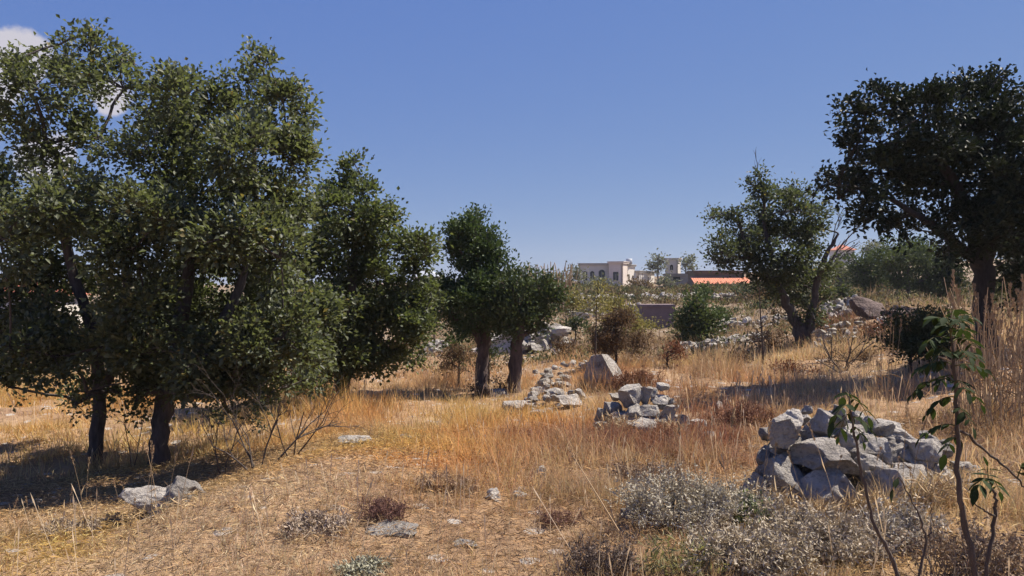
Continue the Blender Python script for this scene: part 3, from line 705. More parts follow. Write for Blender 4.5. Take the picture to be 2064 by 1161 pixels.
# heap of big blocks in the right foreground
q = P(1700, 1010, 5.9); heap = empty('stone_heap', (q[0], q[1], gz(q[0], q[1])))
tag(heap, 'large heap of pale limestone blocks in the right foreground, its near side in shade', 'stone heap')
r5 = random.Random(5)
for s in [(1570, 972, 84, 130, .0), (1668, 918, 138, 62, .0), (1670, 985, 100, 84, -.05), (1776, 982, 86, 78, .0), (1853, 1005, 72, 80, .0), (1895, 990, 62, 84, .1), (1720, 1030, 90, 60, -.1), (1620, 1040, 90, 60, -.1),
          (1566, 877, 44, 66, .0), (1600, 850, 48, 60, .08), (1655, 852, 56, 62, .15), (1688, 838, 36, 50, .25), (1757, 858, 34, 36, .35), (1802, 870, 80, 40, .45), (1776, 908, 44, 50, .2), (1850, 912, 72, 64, .3), (1720, 880, 56, 50, .3), (1906, 900, 36, 36, .5), (1880, 948, 50, 42, .2),
          (1540, 930, 40, 60, .1), (1820, 950, 56, 44, .1), (1610, 905, 60, 50, .15), (1635, 880, 44, 36, .2), (1930, 940, 38, 32, .45), (1745, 935, 50, 40, .1), (1700, 860, 44, 36, .4), (1585, 1025, 60, 50, -.05), (1800, 1035, 60, 44, -.05), (1925, 1020, 44, 36, .1), (1518, 985, 50, 70, .05), (1510, 1030, 50, 44, 0), (1535, 1045, 60, 40, -.05), (1625, 826, 24, 20, .2), (1725, 838, 28, 28, .5), (1868, 880, 34, 26, .6)]:
    stone_at(s[0], s[1], 5.9, s[2], s[3], NEAR_ROCKS, heap, shift=s[4] * 1.3, depth=1.0, r=r5)
for k in range(26):      # the core of the heap
    x = r5.uniform(1560, 1900); y = r5.uniform(np.interp(x, [1560, 1700, 1900], [890, 880, 930]), 1030); z_ = r5.uniform(44, 70)
    stone_at(x, y, 5.9, z_ * 1.25, z_, NEAR_ROCKS, heap, shift=0.42 - (y - 880) * 0.0012, depth=1.0, r=r5)
for k in range(70):      # smaller rubble wedged between and spilled around the blocks
    t = r5.random(); x = 1535 + 420 * t
    top = np.interp(x, [1535, 1580, 1700, 1800, 1960], [900, 835, 835, 870, 930]); y = r5.uniform(top, 1045)
    z_ = r5.uniform(14, 34)
    stone_at(x, y, 5.9, z_ * r5.uniform(1, 1.5), z_, NEAR_ROCKS, heap, shift=np.interp(y, [830, 1045], [.55, -.1]) + r5.uniform(-.05, .12), depth=1.0, r=r5)
# cairn in the middle distance
q = P(1295, 862, 9.8); cairn = empty('stone_heap', (q[0], q[1], gz(q[0], q[1])))
tag(cairn, 'small cairn of stones standing in russet grass right of the middle', 'stone heap')
r6 = random.Random(6)
for s in [(1231, 832, 34, 60, .05), (1209, 838, 20, 30, 0), (1272, 800, 46, 40, .1), (1302, 796, 24, 36, .1), (1332, 781, 22, 16, .15), (1330, 806, 32, 30, .12), (1280, 826, 40, 28, .0), (1313, 830, 36, 38, -.02), (1345, 835, 36, 36, .0), (1275, 853, 66, 34, -.05), (1320, 858, 54, 30, -.05),
          (1352, 808, 18, 16, .15), (1376, 848, 34, 32, .0), (1250, 850, 36, 40, .0), (1360, 862, 34, 22, -.05), (1318, 790, 18, 18, .1), (1285, 780, 20, 14, .2), (1240, 800, 22, 16, .2)]:
    stone_at(s[0], s[1], 9.8, s[2], s[3], MID_ROCKS, cairn, shift=s[4] * 1.5, depth=1.0, r=r6)
for k in range(34):
    x = 1205 + 190 * r6.random(); top = np.interp(x, [1205, 1290, 1330, 1395], [815, 782, 782, 850]); y = r6.uniform(top, 868); z_ = r6.uniform(7, 17)
    stone_at(x, y, 9.8, z_ * r6.uniform(1, 1.5), z_, MID_ROCKS, cairn, shift=np.interp(y, [780, 868], [.3, -.1]), depth=1.0, r=r6)
# the pointed block behind the cairn
pr = rock_mesh(77, 4, planes=[((-0.62, -0.75, 0.16), 0.20), ((-0.95, 0.1, 0.22), 0.40), ((0.80, -0.30, 0.52), 0.26), ((0.1, 1, 0.3), 0.4), ((0, 0, -1), 0.40), ((-0.1, 0.2, 1), 0.50)], rough=0.05, box=(1, 1, 1), name='pointed_boulder')
o = bpy.data.objects.new('boulder', pr); COL.objects.link(o)
o.location = P(1218, 752, 14.2); o.scale = (0.74, 0.8, 0.64)
tag(o, 'pointed boulder, left face dark and right face sunlit, behind the cairn', 'rock')
# loose boulders
boulder('rounded white boulder on the bank at the edge of the hollow', 366, 990, 5.9, 92, 62, NEAR_ROCKS)
boulder('low pale rock sloping down the bank beside a rounded white boulder', 322, 1030, 5.75, 96, 56, NEAR_ROCKS)
boulder('flat pale slab lying in short grass at the bottom centre', 806, 1092, 5.05, 84, 34, NEAR_ROCKS, 'flat_rock', depth=1.4)
boulder('small flat stone right of the pale slab at the bottom centre', 936, 1100, 4.95, 50, 20, NEAR_ROCKS, 'flat_rock', depth=1.4)
boulder('small pale stone, left of two in the open grass', 992, 1010, 6.0, 34, 26, NEAR_ROCKS)
boulder('small pale stone, right of two in the open grass', 1042, 1004, 6.1, 28, 20, NEAR_ROCKS)
boulder('small upright stone in the grass left of the grey shrub', 1093, 972, 6.8, 22, 30, NEAR_ROCKS)
boulder('weathered stone half hidden by the grey shrub in the foreground', 1272, 1050, 5.5, 56, 26, NEAR_ROCKS)
boulder('pale stone outcrop in gold grass left of centre', 728, 892, 9.2, 62, 24)
boulder('small stone right of the pale outcrop in gold grass', 815, 890, 9.4, 32, 16)
boulder('thin stone lying below the shadow of the junipers', 882, 852, 11.4, 34, 14)
boulder('pale boulder just below the right juniper trunk', 1034, 822, 13.0, 48, 30)
boulder('broken white boulder on the slope above the cairn, left of the path', 1124, 794, 14.0, 52, 26)
boulder('squat boulder left of the cairn beneath a broken white one', 1150, 818, 12.6, 44, 28)
boulder('small boulder between the juniper trunks', 1010, 790, 15.2, 36, 24)
boulder('small boulder right of the junipers', 1078, 792, 15.0, 30, 22)
boulder('small pale stone in orange grass below the junipers', 1086, 850, 11.6, 34, 18)
boulder('round stone in grass right of the cairn', 1408, 854, 9.9, 34, 24)
boulder('upright stone standing behind others right of the cairn', 1450, 812, 11.2, 22, 30)
boulder('stone nearest the viewer right of the cairn', 1432, 876, 9.2, 30, 24)
boulder('pale stone in the dry grass at the far right of the heap', 1962, 934, 6.5, 44, 30, NEAR_ROCKS)
boulder('big dark boulder with a sunlit rim on the right-hand slope', 1752, 612, 21.5, 54, 36, DARK_ROCKS)
boulder('dark cracked boulder right of a bigger one on the right-hand slope', 1836, 614, 21.5, 44, 32, DARK_ROCKS)
boulder('flat dark ledge of rock under the dark boulders', 1800, 645, 21, 60, 16, DARK_ROCKS, depth=1.2)
boulder('white limestone block behind the right juniper', 1078, 655, 25.5, 44, 40, [rock_mesh(180, 3, 7, mat='rock_far')])
boulder('large white limestone face right of the junipers', 1086, 692, 24.5, 60, 40, [rock_mesh(181, 3, 7, mat='rock_far')])
boulder('grey-white rock seen between the juniper trunks', 1012, 700, 24.5, 60, 50, [rock_mesh(182, 3, 7, mat='rock_far')])
boulder('long pale rock on the terrace right of the white face', 1140, 690, 25, 60, 22, [rock_mesh(183, 3, 7, mat='rock_far')])
boulder('pale rock left of the junipers in the distance', 886, 690, 26, 48, 26, [rock_mesh(184, 3, 7, mat='rock_far')])
boulder('smooth white slab on top of the terrace wall', 1336, 587, 52, 62, 9, [rock_mesh(185, 3, 5, mat='white_wall')], 'flat_rock', depth=3.0)
boulder('pale boulder on the yellow-green slope below the house', 1172, 632, 36, 40, 14, [rock_mesh(186, 3, 7, mat='rock_far')])
boulder('round white stone at the end of the terrace wall', 1385, 597, 50, 16, 12, FAR_ROCKS)

# dry-stone terrace walls
def rubble_wall(label, line, D, hpx, spx, n, seed, jit=0.5, meshes=None):
    """line: (px, py of the foot) points; stones of about spx pixels stacked hpx high."""
    r = random.Random(seed); m = meshes or FAR_ROCKS
    q = P(line[len(line) // 2][0], line[len(line) // 2][1], D)
    w = empty('stone_wall', (q[0], q[1], gz(q[0], q[1]))); tag(w, label, 'stone wall', kind='thing')
    xs = [a for a, b in line]; ys = [b for a, b in line]
    for k in range(n):
        t = r.random(); px = xs[0] + (xs[-1] - xs[0]) * t; fy = float(np.interp(px, xs, ys))
        u = r.random() ** 1.25
        s = spx * r.uniform(0.6, 1.5)
        stone_at(px, fy - u * hpx, D, s * r.uniform(1, 1.5), s, m, w, shift=r.uniform(-jit, jit) * (1 - u * 0.7) + 0.3 * u, r=r)
    return w
rubble_wall('tumbled white rubble wall running below the leaning airy tree', [(1365, 722), (1450, 712), (1545, 698)], 22.5, 30, 8.5, 230, 31, 0.7)
rubble_wall('pale rubble heap left of the big dark boulder on the right slope', [(1655, 640), (1690, 636), (1722, 628)], 23.5, 32, 8, 80, 32, 0.6)
rubble_wall('long low terrace wall of brown stones under the hilltop house', [(1140, 604), (1290, 606), (1480, 604)], 51, 14, 5.5, 170, 33, 0.8)
rubble_wall('broken terrace wall left of the concrete cistern', [(1180, 665), (1240, 662), (1292, 655)], 34, 12, 6, 55, 34, 0.8)
rubble_wall('collapsed stone bank behind the juniper trunks', [(870, 716), (960, 722), (1060, 724)], 24, 26, 9, 90, 35, 0.8)
rubble_wall('rough stone bank behind the airy tree under dark branches', [(1420, 668), (1500, 664), (1600, 655)], 29, 22, 7, 90, 36, 0.8)
rubble_wall('scatter of stones on the slope left of the pointed boulder', [(1110, 755), (1160, 752), (1200, 735)], 18, 22, 8, 40, 37, 1.2)
rubble_wall('jumble of white limestone blocks right of the juniper trunks', [(1050, 735), (1090, 735), (1135, 728)], 23.5, 70, 17, 60, 39, 0.8)
rubble_wall('white stones spilling down the slope between junipers and cairn', [(1060, 835), (1110, 832), (1175, 826)], 13.2, 40, 11, 46, 40, 1.0, MID_ROCKS)
rubble_wall('trail of white stones leading down from the pale ledge to the cairn', [(1075, 775), (1130, 790), (1195, 800)], 16.0, 34, 11, 60, 41, 1.0, MID_ROCKS)
rubble_wall('rubble strewn over the terrace right of the airy tree', [(1640, 700), (1700, 690), (1790, 680)], 19, 40, 8, 80, 42, 1.2)
rubble_wall('pale stones below the terrace wall under the house', [(1180, 640), (1260, 640), (1300, 630)], 39, 30, 6, 70, 43, 1.5)
boulder('broad pale ledge of rock behind the juniper trunks', 1035, 690, 24, 110, 56, [rock_mesh(187, 4, 8, mat='rock_far')])
boulder('tall pale block at the right end of the rock ledge', 1098, 665, 24, 50, 60, [rock_mesh(188, 4, 8, mat='rock_far')])
rubble_wall('ragged line of stones behind the smaller left oak', [(690, 735), (780, 730), (880, 726)], 24, 16, 8, 50, 38, 0.8)

# ------------------------------------------------------------------ bushes and far trees
def make_bush(name, label, cat, px, py, D, wpx, hpx, cols, seed, mat='far_leaf', leaf=(0.09, 0.05), cover=1.6, dens=1.0, stem=0.03, group=None, n=None, clump=None, lean=0, bark='twig', upright=0.6):
    """A bush or small far tree whose foliage fills wpx by hpx above its foot (px, py)."""
    r = np.random.default_rng(seed)
    k = n or int(max(5, min(16, 5 + wpx * hpx / 900)))
    bl = []
    for q in range(k):
        t = r.uniform(-1, 1); u = r.uniform(0, 1)
        w = math.sqrt(max(0, 1 - (u * 0.9) ** 2.2))
        bl.append((px + lean * u + t * wpx * 0.36 * w, py - hpx * (0.22 + 0.62 * u), min(wpx, hpx) * r.uniform(0.16, 0.27), dens * r.uniform(0.75, 1.2)))
    s = leaf[0] 
    return make_tree(name, label, cat, D, [[(px, py + 3, stem, 0), (px + lean * 0.3, py - hpx * 0.3, stem * 0.8, 0), (px + lean * 0.7, py - hpx * 0.6, stem * 0.5, 0)]], bl, seed,
        leaf=leaf, cover=cover, clump=clump or leaf[0] * 2.4, per=14, cols=cols, mat=mat, bark=bark, spread=wpx / FPX * D * 0.3, group=group, twigs=D < 20, r_tip=max(0.004, D * 0.00025), limb_r=stem * 0.45, upright=upright, sides=7)
GREEN = ((0.05, 0.072, 0.03), (0.12, 0.15, 0.06))
HAZE_GREEN = ((0.13, 0.14, 0.10), (0.24, 0.245, 0.18))  # grey-green paled to carry distance haze
YELG = ((0.17, 0.155, 0.055), (0.36, 0.31, 0.12))
BRN = ((0.11, 0.075, 0.045), (0.24, 0.165, 0.10))
DKG = ((0.03, 0.042, 0.022), (0.075, 0.092, 0.042))
make_bush('green_bush', 'fresh green bush beside the concrete cistern', 'bush', 1405, 702, 27, 96, 112, GREEN, 201, leaf=(0.13, 0.08), cover=3.2)
make_bush('green_bush', 'low green bush right of the fresh green bush by the cistern', 'bush', 1462, 655, 30, 56, 34, GREEN, 202, leaf=(0.13, 0.07), cover=2)
make_bush('green_bush', 'small round green bush just below the orange roof', 'bush', 1415, 606, 46, 36, 34, GREEN, 203, leaf=(0.18, 0.1), cover=2)
make_bush('green_bush', 'dark green bush beside the pale boulder on the terraces', 'bush', 1160, 676, 29, 50, 36, DKG, 204, leaf=(0.13, 0.07), cover=2)
make_bush('dry_bush', 'brown withered bush behind the pointed boulder', 'bush', 1242, 726, 17.5, 150, 100, BRN, 205, mat='dry_shrub', leaf=(0.06, 0.022), cover=2.0)
make_bush('yellow_bush', 'yellow-green bush on the slope under the house', 'bush', 1240, 668, 26, 100, 70, YELG, 206, leaf=(0.10, 0.05), cover=1.6)
make_bush('yellow_bush', 'yellowish weeds left of the slender sapling on the terraces', 'bush', 1155, 640, 34, 56, 56, YELG, 207, leaf=(0.12, 0.06), cover=1.6)
make_bush('yellow_bush', 'yellowish tuft above the brown withered bush', 'bush', 1275, 690, 21, 60, 46, YELG, 208, leaf=(0.08, 0.04), cover=0.7)
make_bush('dry_bush', 'dry brown bush left of the juniper trunks', 'bush', 925, 770, 17, 70, 90, BRN, 209, mat='dry_shrub', leaf=(0.06, 0.025), cover=0.8)
make_bush('green_bush', 'small green bush at the foot of the left juniper', 'bush', 912, 742, 18.5, 36, 76, GREEN, 210, leaf=(0.08, 0.045), cover=1.1)
make_bush('green_bush', 'green bush between the smaller oak and the junipers', 'bush', 875, 690, 25, 70, 100, DKG, 211, leaf=(0.11, 0.06), cover=2)
make_bush('green_bush', 'olive bush in front of the house left of the junipers', 'bush', 885, 620, 44, 46, 66, GREEN, 212, leaf=(0.17, 0.1), cover=2)
make_bush('dry_bush', 'brown thicket between the oaks on the left', 'bush', 780, 740, 23, 110, 56, BRN, 213, mat='dry_shrub', leaf=(0.08, 0.03), cover=0.9)
make_bush('dry_bush', 'dry tangled bush under the smaller left oak', 'bush', 620, 815, 14.5, 110, 60, BRN, 214, mat='dry_shrub', leaf=(0.05, 0.02), cover=0.8)
make_bush('dark_bush', 'dark bush standing in for the shade under the huge oak', 'bush', 1835, 732, 12.6, 130, 110, DKG, 215, mat='shaded_oak', leaf=(0.06, 0.035), cover=2.2)  # dark foliage put where the oak's shadow falls on the ground
make_bush('dark_bush', 'dark green bush just right of the huge oak trunk', 'bush', 2050, 640, 18, 110, 200, GREEN, 216, leaf=(0.09, 0.055), cover=1.6)
make_bush('dry_bush', 'dry brushwood heap in front of the right slope', 'bush', 1710, 766, 14.6, 170, 62, BRN, 217, mat='dry_shrub', leaf=(0.05, 0.015), cover=0.6)
make_bush('dry_bush', 'rusty bush on the right slope under the dark boulders', 'bush', 1690, 690, 20.5, 90, 34, ((0.16, 0.07, 0.045), (0.30, 0.15, 0.085)), 218, mat='dry_shrub', leaf=(0.07, 0.025), cover=1.0)
make_bush('dry_bush', 'dry brush between the two juniper trunks', 'bush', 1008, 796, 15.3, 60, 40, BRN, 219, mat='dry_shrub', leaf=(0.05, 0.02), cover=0.9)
make_bush('dry_bush', 'low brush at the foot of the left juniper trunk', 'bush', 958, 804, 15.2, 56, 34, BRN, 220, mat='dry_shrub', leaf=(0.05, 0.02), cover=0.9)
make_bush('green_bush', 'ragged green shoots hanging beside the left juniper trunk', 'bush', 985, 760, 16.6, 44, 90, DKG, 221, mat='juniper', leaf=(0.07, 0.035), cover=1.0)
RUST = ((0.15, 0.07, 0.045), (0.30, 0.15, 0.085))
for k, (px, py, D, w, h, cols, lab) in enumerate([
    (1655, 668, 21, 90, 36, BRN, 'brown scrub right of the airy tree trunk'), (1775, 694, 18, 120, 40, RUST, 'rusty scrub under the dark ledge on the right slope'), (1895, 738, 12.4, 110, 110, DKG, 'black-green bush added as shade left of the reeds under the huge oak'),  # the black-green one is added as shade under the oak
    (1550, 708, 18.6, 100, 34, BRN, 'brown scrub in the shade left of the airy tree trunk'), (1470, 742, 16.2, 130, 32, BRN, 'low brown scrub in front of the tumbled rubble wall'), (1345, 736, 17, 80, 44, RUST, 'rusty scrub right of the pointed boulder'),
    (1135, 728, 20, 70, 40, BRN, 'brown scrub right of the white limestone jumble'), (1300, 672, 30, 70, 34, YELG, 'yellowish scrub below the concrete cistern'), (1195, 690, 22, 60, 36, GREEN, 'green scrub behind the slender sapling'),
    (1600, 760, 14.5, 110, 30, RUST, 'rusty scrub in the meadow below the airy tree'), (1850, 690, 16, 90, 50, BRN, 'brown scrub below the dark cracked boulder')]):
    make_bush('scrub_bush', lab, 'bush', px, py, D, w, h, cols, 310 + k, mat='far_leaf' if cols in (DKG, YELG, GREEN) else 'dry_shrub', leaf=(0.035 + D * 0.002, 0.012 + D * 0.001), cover=1.5)
# skyline hedge, the haze of distance put into its grey leaf colour
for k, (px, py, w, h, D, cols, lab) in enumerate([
    (1060, 580, 70, 40, 72, HAZE_GREEN, 'grey-green hedge on the skyline right of the junipers'),
    (1125, 582, 60, 32, 76, HAZE_GREEN, 'pale hedge on the skyline left of the house'),
    (1165, 578, 34, 44, 100, HAZE_GREEN, 'hazy bush against the left corner of the house'),
    (1215, 582, 70, 16, 92, HAZE_GREEN, 'low scrub in front of the arched house'),
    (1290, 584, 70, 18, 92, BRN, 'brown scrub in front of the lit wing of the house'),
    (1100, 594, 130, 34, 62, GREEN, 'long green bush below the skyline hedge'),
    (1345, 582, 34, 22, 96, HAZE_GREEN, 'grey bush right of the house below the stone ruin'),
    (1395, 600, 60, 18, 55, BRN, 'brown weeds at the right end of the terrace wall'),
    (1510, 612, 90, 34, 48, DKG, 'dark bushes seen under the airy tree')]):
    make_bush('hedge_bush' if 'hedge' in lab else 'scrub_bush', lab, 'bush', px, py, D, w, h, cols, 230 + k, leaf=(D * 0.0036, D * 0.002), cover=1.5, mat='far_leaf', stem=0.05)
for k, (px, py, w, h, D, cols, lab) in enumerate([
    (1326, 556, 44, 44, 118, HAZE_GREEN, 'small round tree on the skyline just right of the house'),
    (1382, 552, 44, 34, 120, HAZE_GREEN, 'pale tree on the skyline right of the stone ruin'),
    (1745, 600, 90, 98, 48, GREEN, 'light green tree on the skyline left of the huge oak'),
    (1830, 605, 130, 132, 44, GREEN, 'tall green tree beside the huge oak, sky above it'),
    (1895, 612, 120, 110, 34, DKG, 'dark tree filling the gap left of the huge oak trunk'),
    (1755, 520, 44, 42, 125, HAZE_GREEN, 'hazy grey tree far behind the light green tree'),
    (1690, 585, 80, 66, 56, HAZE_GREEN, 'grey-green tree below the white house with red roof'),
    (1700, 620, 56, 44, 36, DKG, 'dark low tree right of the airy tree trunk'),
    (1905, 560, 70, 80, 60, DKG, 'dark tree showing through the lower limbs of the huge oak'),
    (60, 640, 200, 90, 52, HAZE_GREEN, 'grey tree far behind the left oaks'),
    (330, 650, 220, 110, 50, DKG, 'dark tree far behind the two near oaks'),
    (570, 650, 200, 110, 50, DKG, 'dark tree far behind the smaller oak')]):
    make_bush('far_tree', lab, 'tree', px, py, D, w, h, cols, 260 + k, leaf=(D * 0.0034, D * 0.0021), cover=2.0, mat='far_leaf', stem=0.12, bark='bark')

# slender pale sapling in front of the terraces
make_tree('young_tree', 'slender sapling with a pale bare stem and yellowish leaves behind the pointed boulder', 'tree', 15.5,
    [[(1199, 735, 0.018, 0), (1201, 680, 0.016, 0), (1202, 620, 0.012, 0), (1206, 570, 0.006, 0)]],
    [(1204, 580, 14, .6), (1198, 600, 18, .6), (1212, 615, 18, .5), (1190, 625, 16, .5), (1208, 640, 16, .4)], 290, leaf=(0.05, 0.03), cover=0.9, cols=YELG, mat='far_leaf', bark='twig', spread=0.15, clump=0.15, limb_r=0.007, r_tip=0.003, sink=0.03, sides=5)
make_tree('dead_sapling', 'thin dead sapling with short bare twigs left of the airy tree', 'tree', 17.0,
    [[(1538, 735, 0.03, 0), (1537, 690, 0.022, 0), (1533, 640, 0.014, 0), (1531, 580, 0.007, 0)]],
    [(1531, 590, 6, .1), (1545, 650, 6, .1)], 291, leaf=(0.04, 0.02), cover=0.3, cols=BRN, mat='dry_shrub', bark='twig', spread=0.1, limb_r=0.006, r_tip=0.003, sides=5,
    bare=((1537, 690, 1570, 640, 0.010), (1537, 680, 1500, 640, 0.010), (1535, 650, 1560, 610, 0.008), (1536, 700, 1512, 668, 0.008)))

# ------------------------------------------------------------------ houses on the hill
def wall_boxes(mb, W_, H_, ops, T=0.25):
    """Front wall in local x (0..W), z (0..H), outside at y=0; openings (x0, x1, z0, z1, arched) are real holes."""
    xs = {0.0, W_}
    cols_ = []
    for x0, x1, z0, z1, ar in ops:
        k = np.linspace(x0, x1, 9) if ar else (x0, x1)
        for a in k: xs.add(float(a))
    xs = sorted(xs)
    for a, b in zip(xs[:-1], xs[1:]):
        m = (a + b) / 2; z = 0.0
        for x0, x1, z0, z1, ar in sorted(ops, key=lambda o: o[2]):
            if x0 < m < x1:
                top = z1
                if ar:
                    hw = (x1 - x0) / 2; top = z1 - hw + math.sqrt(max(0, hw * hw - (m - x0 - hw) ** 2))
                if z0 > z + 1e-4: mb.box((a, 0, z), (b, T, z0))
                z = top
        mb.box((a, 0, z), (b, T, H_))
def house_block(root, origin, rz, W_, L_, H_, mat, front=(), right=(), roof='flat', roofmat='trim', rise=0.8):
    """One block: two visible walls with openings, back and left walls, roof. Corner (front right) at origin."""
    Rm = Matrix.Translation(Vector(origin) - Vector(root.location)) @ Matrix.Rotation(rz, 4, 'Z')
    def put(mb, name, mat, mtx, par=root):
        o = mb.build(name, M[mat], par, smooth=False)
        o.matrix_local = mtx if par is root else par.matrix_local.inverted() @ mtx
        return o
    fr = Rm @ Matrix.Translation((-W_, 0, 0)); rg = Rm @ Matrix.Rotation(math.pi / 2, 4, 'Z')
    for mtx, w, ops in ((fr, W_, front), (rg, L_, right)):
        m = MB(); wall_boxes(m, w, H_, [o for o in ops]); put(m, 'wall', mat, mtx)
        for x0, x1, z0, z1, ar in ops:
            m = MB(); m.box((x0 - 0.0, 0.16, z0), (x1, 0.19, z1)); wd = put(m, 'door' if z0 < 0.2 else 'window', 'glass', mtx)
            m = MB()
            if z0 > 0.2: m.box((x0 - 0.08, -0.06, z0 - 0.1), (x1 + 0.08, 0.1, z0 - 0.003)); s_ = m.build('sill', M['trim'], wd, smooth=False)
            m = MB(); m.box(((x0 + x1) / 2 - 0.03, 0.12, z0 + 0.01), ((x0 + x1) / 2 + 0.03, 0.158, z1 - 0.3)); m.build('mullion', M['trim'], wd, smooth=False)
    m = MB(); m.box((-W_, L_ - 0.25, 0), (0, L_, H_)); m.box((-W_, 0.255, 0), (-W_ + 0.25, L_ - 0.255, H_)); put(m, 'wall', mat, Rm)
    m = MB()
    if roof == 'flat':
        m.box((-W_ - 0.15, -0.15, H_ + 0.003), (0.15, L_ + 0.15, H_ + 0.22))
        rf = put(m, 'roof', roofmat, Rm)
        m = MB(); m.box((-W_ - 0.22, -0.22, H_ + 0.223), (0.22, L_ + 0.22, H_ + 0.31)); m.build('cornice', M[roofmat], rf, smooth=False)
    elif roof == 'hip':
        e = 0.35; x0, x1, y0, y1 = -W_ - e, e, -e, L_ + e; d = min(W_, L_) / 2 + e
        v = [(x0, y0, H_ + .003), (x1, y0, H_ + .003), (x1, y1, H_ + .003), (x0, y1, H_ + .003), (x0 + d, (y0 + y1) / 2, H_ + rise), (x1 - d, (y0 + y1) / 2, H_ + rise)]
        if W_ < L_: v[4:] = [((x0 + x1) / 2, y0 + d, H_ + rise), ((x0 + x1) / 2, y1 - d, H_ + rise)]; f3 = [(0, 1, 4), (2, 3, 5)]; f4 = [(1, 2, 5, 4), (3, 0, 4, 5), (3, 2, 1, 0)]
        else: f3 = [(1, 2, 5), (3, 0, 4)]; f4 = [(0, 1, 5, 4), (2, 3, 4, 5), (3, 2, 1, 0)]
        m.add(v, f3=f3, f4=f4); put(m, 'roof', roofmat, Rm)
    elif roof == 'shed':      # falls towards the right
        m.add([(-W_ - .2, -.2, H_ + rise), (.2, -.2, H_ + .003), (.2, L_ + .2, H_ + .003), (-W_ - .2, L_ + .2, H_ + rise), (-W_ - .2, -.2, H_ + rise + .15), (.2, -.2, H_ + .15), (.2, L_ + .2, H_ + .15), (-W_ - .2, L_ + .2, H_ + rise + .15)],
              f4=[(3, 2, 1, 0), (4, 5, 6, 7), (0, 1, 5, 4), (1, 2, 6, 5), (2, 3, 7, 6), (3, 0, 4, 7)]); put(m, 'roof', roofmat, Rm)
        m = MB(); m.add([(-W_, -.002, H_), (0, -.002, H_), (-W_, -.002, H_ + rise)], f3=[(0, 1, 2)]); m.add([(-W_, L_, H_), (-W_, L_, H_ + rise), (0, L_, H_)], f3=[(0, 1, 2)]); put(m, 'gable', mat, Rm)
    return rf if roof == 'flat' else None
def foot(px, py, D, dz=-0.5): 
    p = P(px, py, D); return (p[0], p[1], p[2] + dz)
# hilltop house: arcade wall toned down for shade, wing paler as sunlit; rose projection
b = foot(1230, 578, 112); hh = empty('house', b)
tag(hh, 'flat-roofed stone house with arched openings on the hilltop skyline', 'house', kind='thing')
house_block(hh, foot(1229, 578, 113), -0.12, 4.3, 5.0, 3.55, 'plaster', front=[(0.55, 1.15, 1.4, 2.75, True), (1.55, 2.15, 1.4, 2.75, True), (2.75, 3.65, 0.9, 2.95, True)], roof='flat', roofmat='trim')
house_block(hh, foot(1255, 578, 111), -0.42, 2.0, 2.6, 3.75, 'plaster_pink', front=[(0.6, 1.4, 1.4, 2.6, False)], right=[], roof='flat', roofmat='plaster_pink')
house_block(hh, foot(1257, 578, 112.6), -0.6, 0.7, 3.6, 3.4, 'white_wall', right=[(1.4, 1.9, 1.6, 2.3, False)], roof='flat', roofmat='trim')  # sunlight on this side put into the paler wall colour
house_block(hh, foot(1288, 578, 115.4), -0.55, 0.6, 6.0, 2.55, 'white_wall', right=[(1.0, 1.4, 1.3, 1.9, False), (3.4, 3.9, 0.1, 2.0, False)], roof='flat', roofmat='trim')
m = MB(); tp = Vector(foot(1268, 578, 114.0)) - Vector(hh.location); m.tube([(0, 0, 3.7), (0, 0, 3.75), (0, 0, 4.5), (0, 0, 4.55)], [0.05, 0.45, 0.45, 0.05], 12); tk = m.build('water_tank', M['slate'], hh); tk.location = tp
# dark block building right of it
b = foot(1392, 580, 100); dk = empty('outbuilding', b); tag(dk, 'low dark grey block outbuilding right of the hilltop house', 'outbuilding', kind='thing')
house_block(dk, foot(1391, 580, 100), -0.1, 2.9, 3.0, 2.0, 'grey_wall', front=[(0.8, 1.7, 1.2, 1.9, False)], roof='flat', roofmat='grey_wall')
# stone ruin behind
b = foot(1355, 560, 122); ru = empty('ruin', b); tag(ru, 'pale ruined stone building behind the dark grey outbuilding', 'building', kind='thing')
house_block(ru, foot(1366, 562, 122), -0.4, 1.9, 2.4, 3.4, 'plaster', front=[(0.7, 1.2, 1.9, 2.7, True)], roof='flat', roofmat='plaster')
# long shed with an orange lean-to roof
b = foot(1445, 580, 88); sh = empty('shed', b); tag(sh, 'long brown shed with a bright orange lean-to roof behind the airy tree', 'shed', kind='thing')
house_block(sh, foot(1500, 580, 88), 0.0, 5.4, 3.5, 2.1, 'brown_wall', front=[(0.8, 1.6, 1.2, 1.6, False), (2.4, 3.4, 1.2, 1.6, False)], roof='flat', roofmat='brown_wall')
m = MB()
p0, p1 = np.array([-5.9, -0.02, 1.66]), np.array([0.3, -0.02, 1.66])
for k in range(26):
    a = p0[0] + (p1[0] - p0[0]) * k / 26; e = a + (p1[0] - p0[0]) / 26 * 0.86
    m = MB(); m.add([(a, -0.03, 1.72), (e, -0.03, 1.72), (e, -2.2, 0.95), (a, -2.2, 0.95), (a, -0.03, 1.64), (e, -0.03, 1.64), (e, -2.2, 0.87), (a, -2.2, 0.87)], f4=[(0, 3, 2, 1), (4, 5, 6, 7), (2, 3, 7, 6), (0, 4, 7, 3), (1, 2, 6, 5)])
    o = m.build('roof_sheet', M['orange_tile'], sh, smooth=False); o.location = Vector(foot(1500, 580, 88)) - Vector(b)
for k in range(4):
    m = MB(); x = -5.6 + k * 1.8; m.box((x, -2.1, -0.6), (x + 0.14, -1.96, 0.9)); o = m.build('post', M['brown_wall'], sh, smooth=False); o.location = Vector(foot(1500, 580, 88)) - Vector(b)
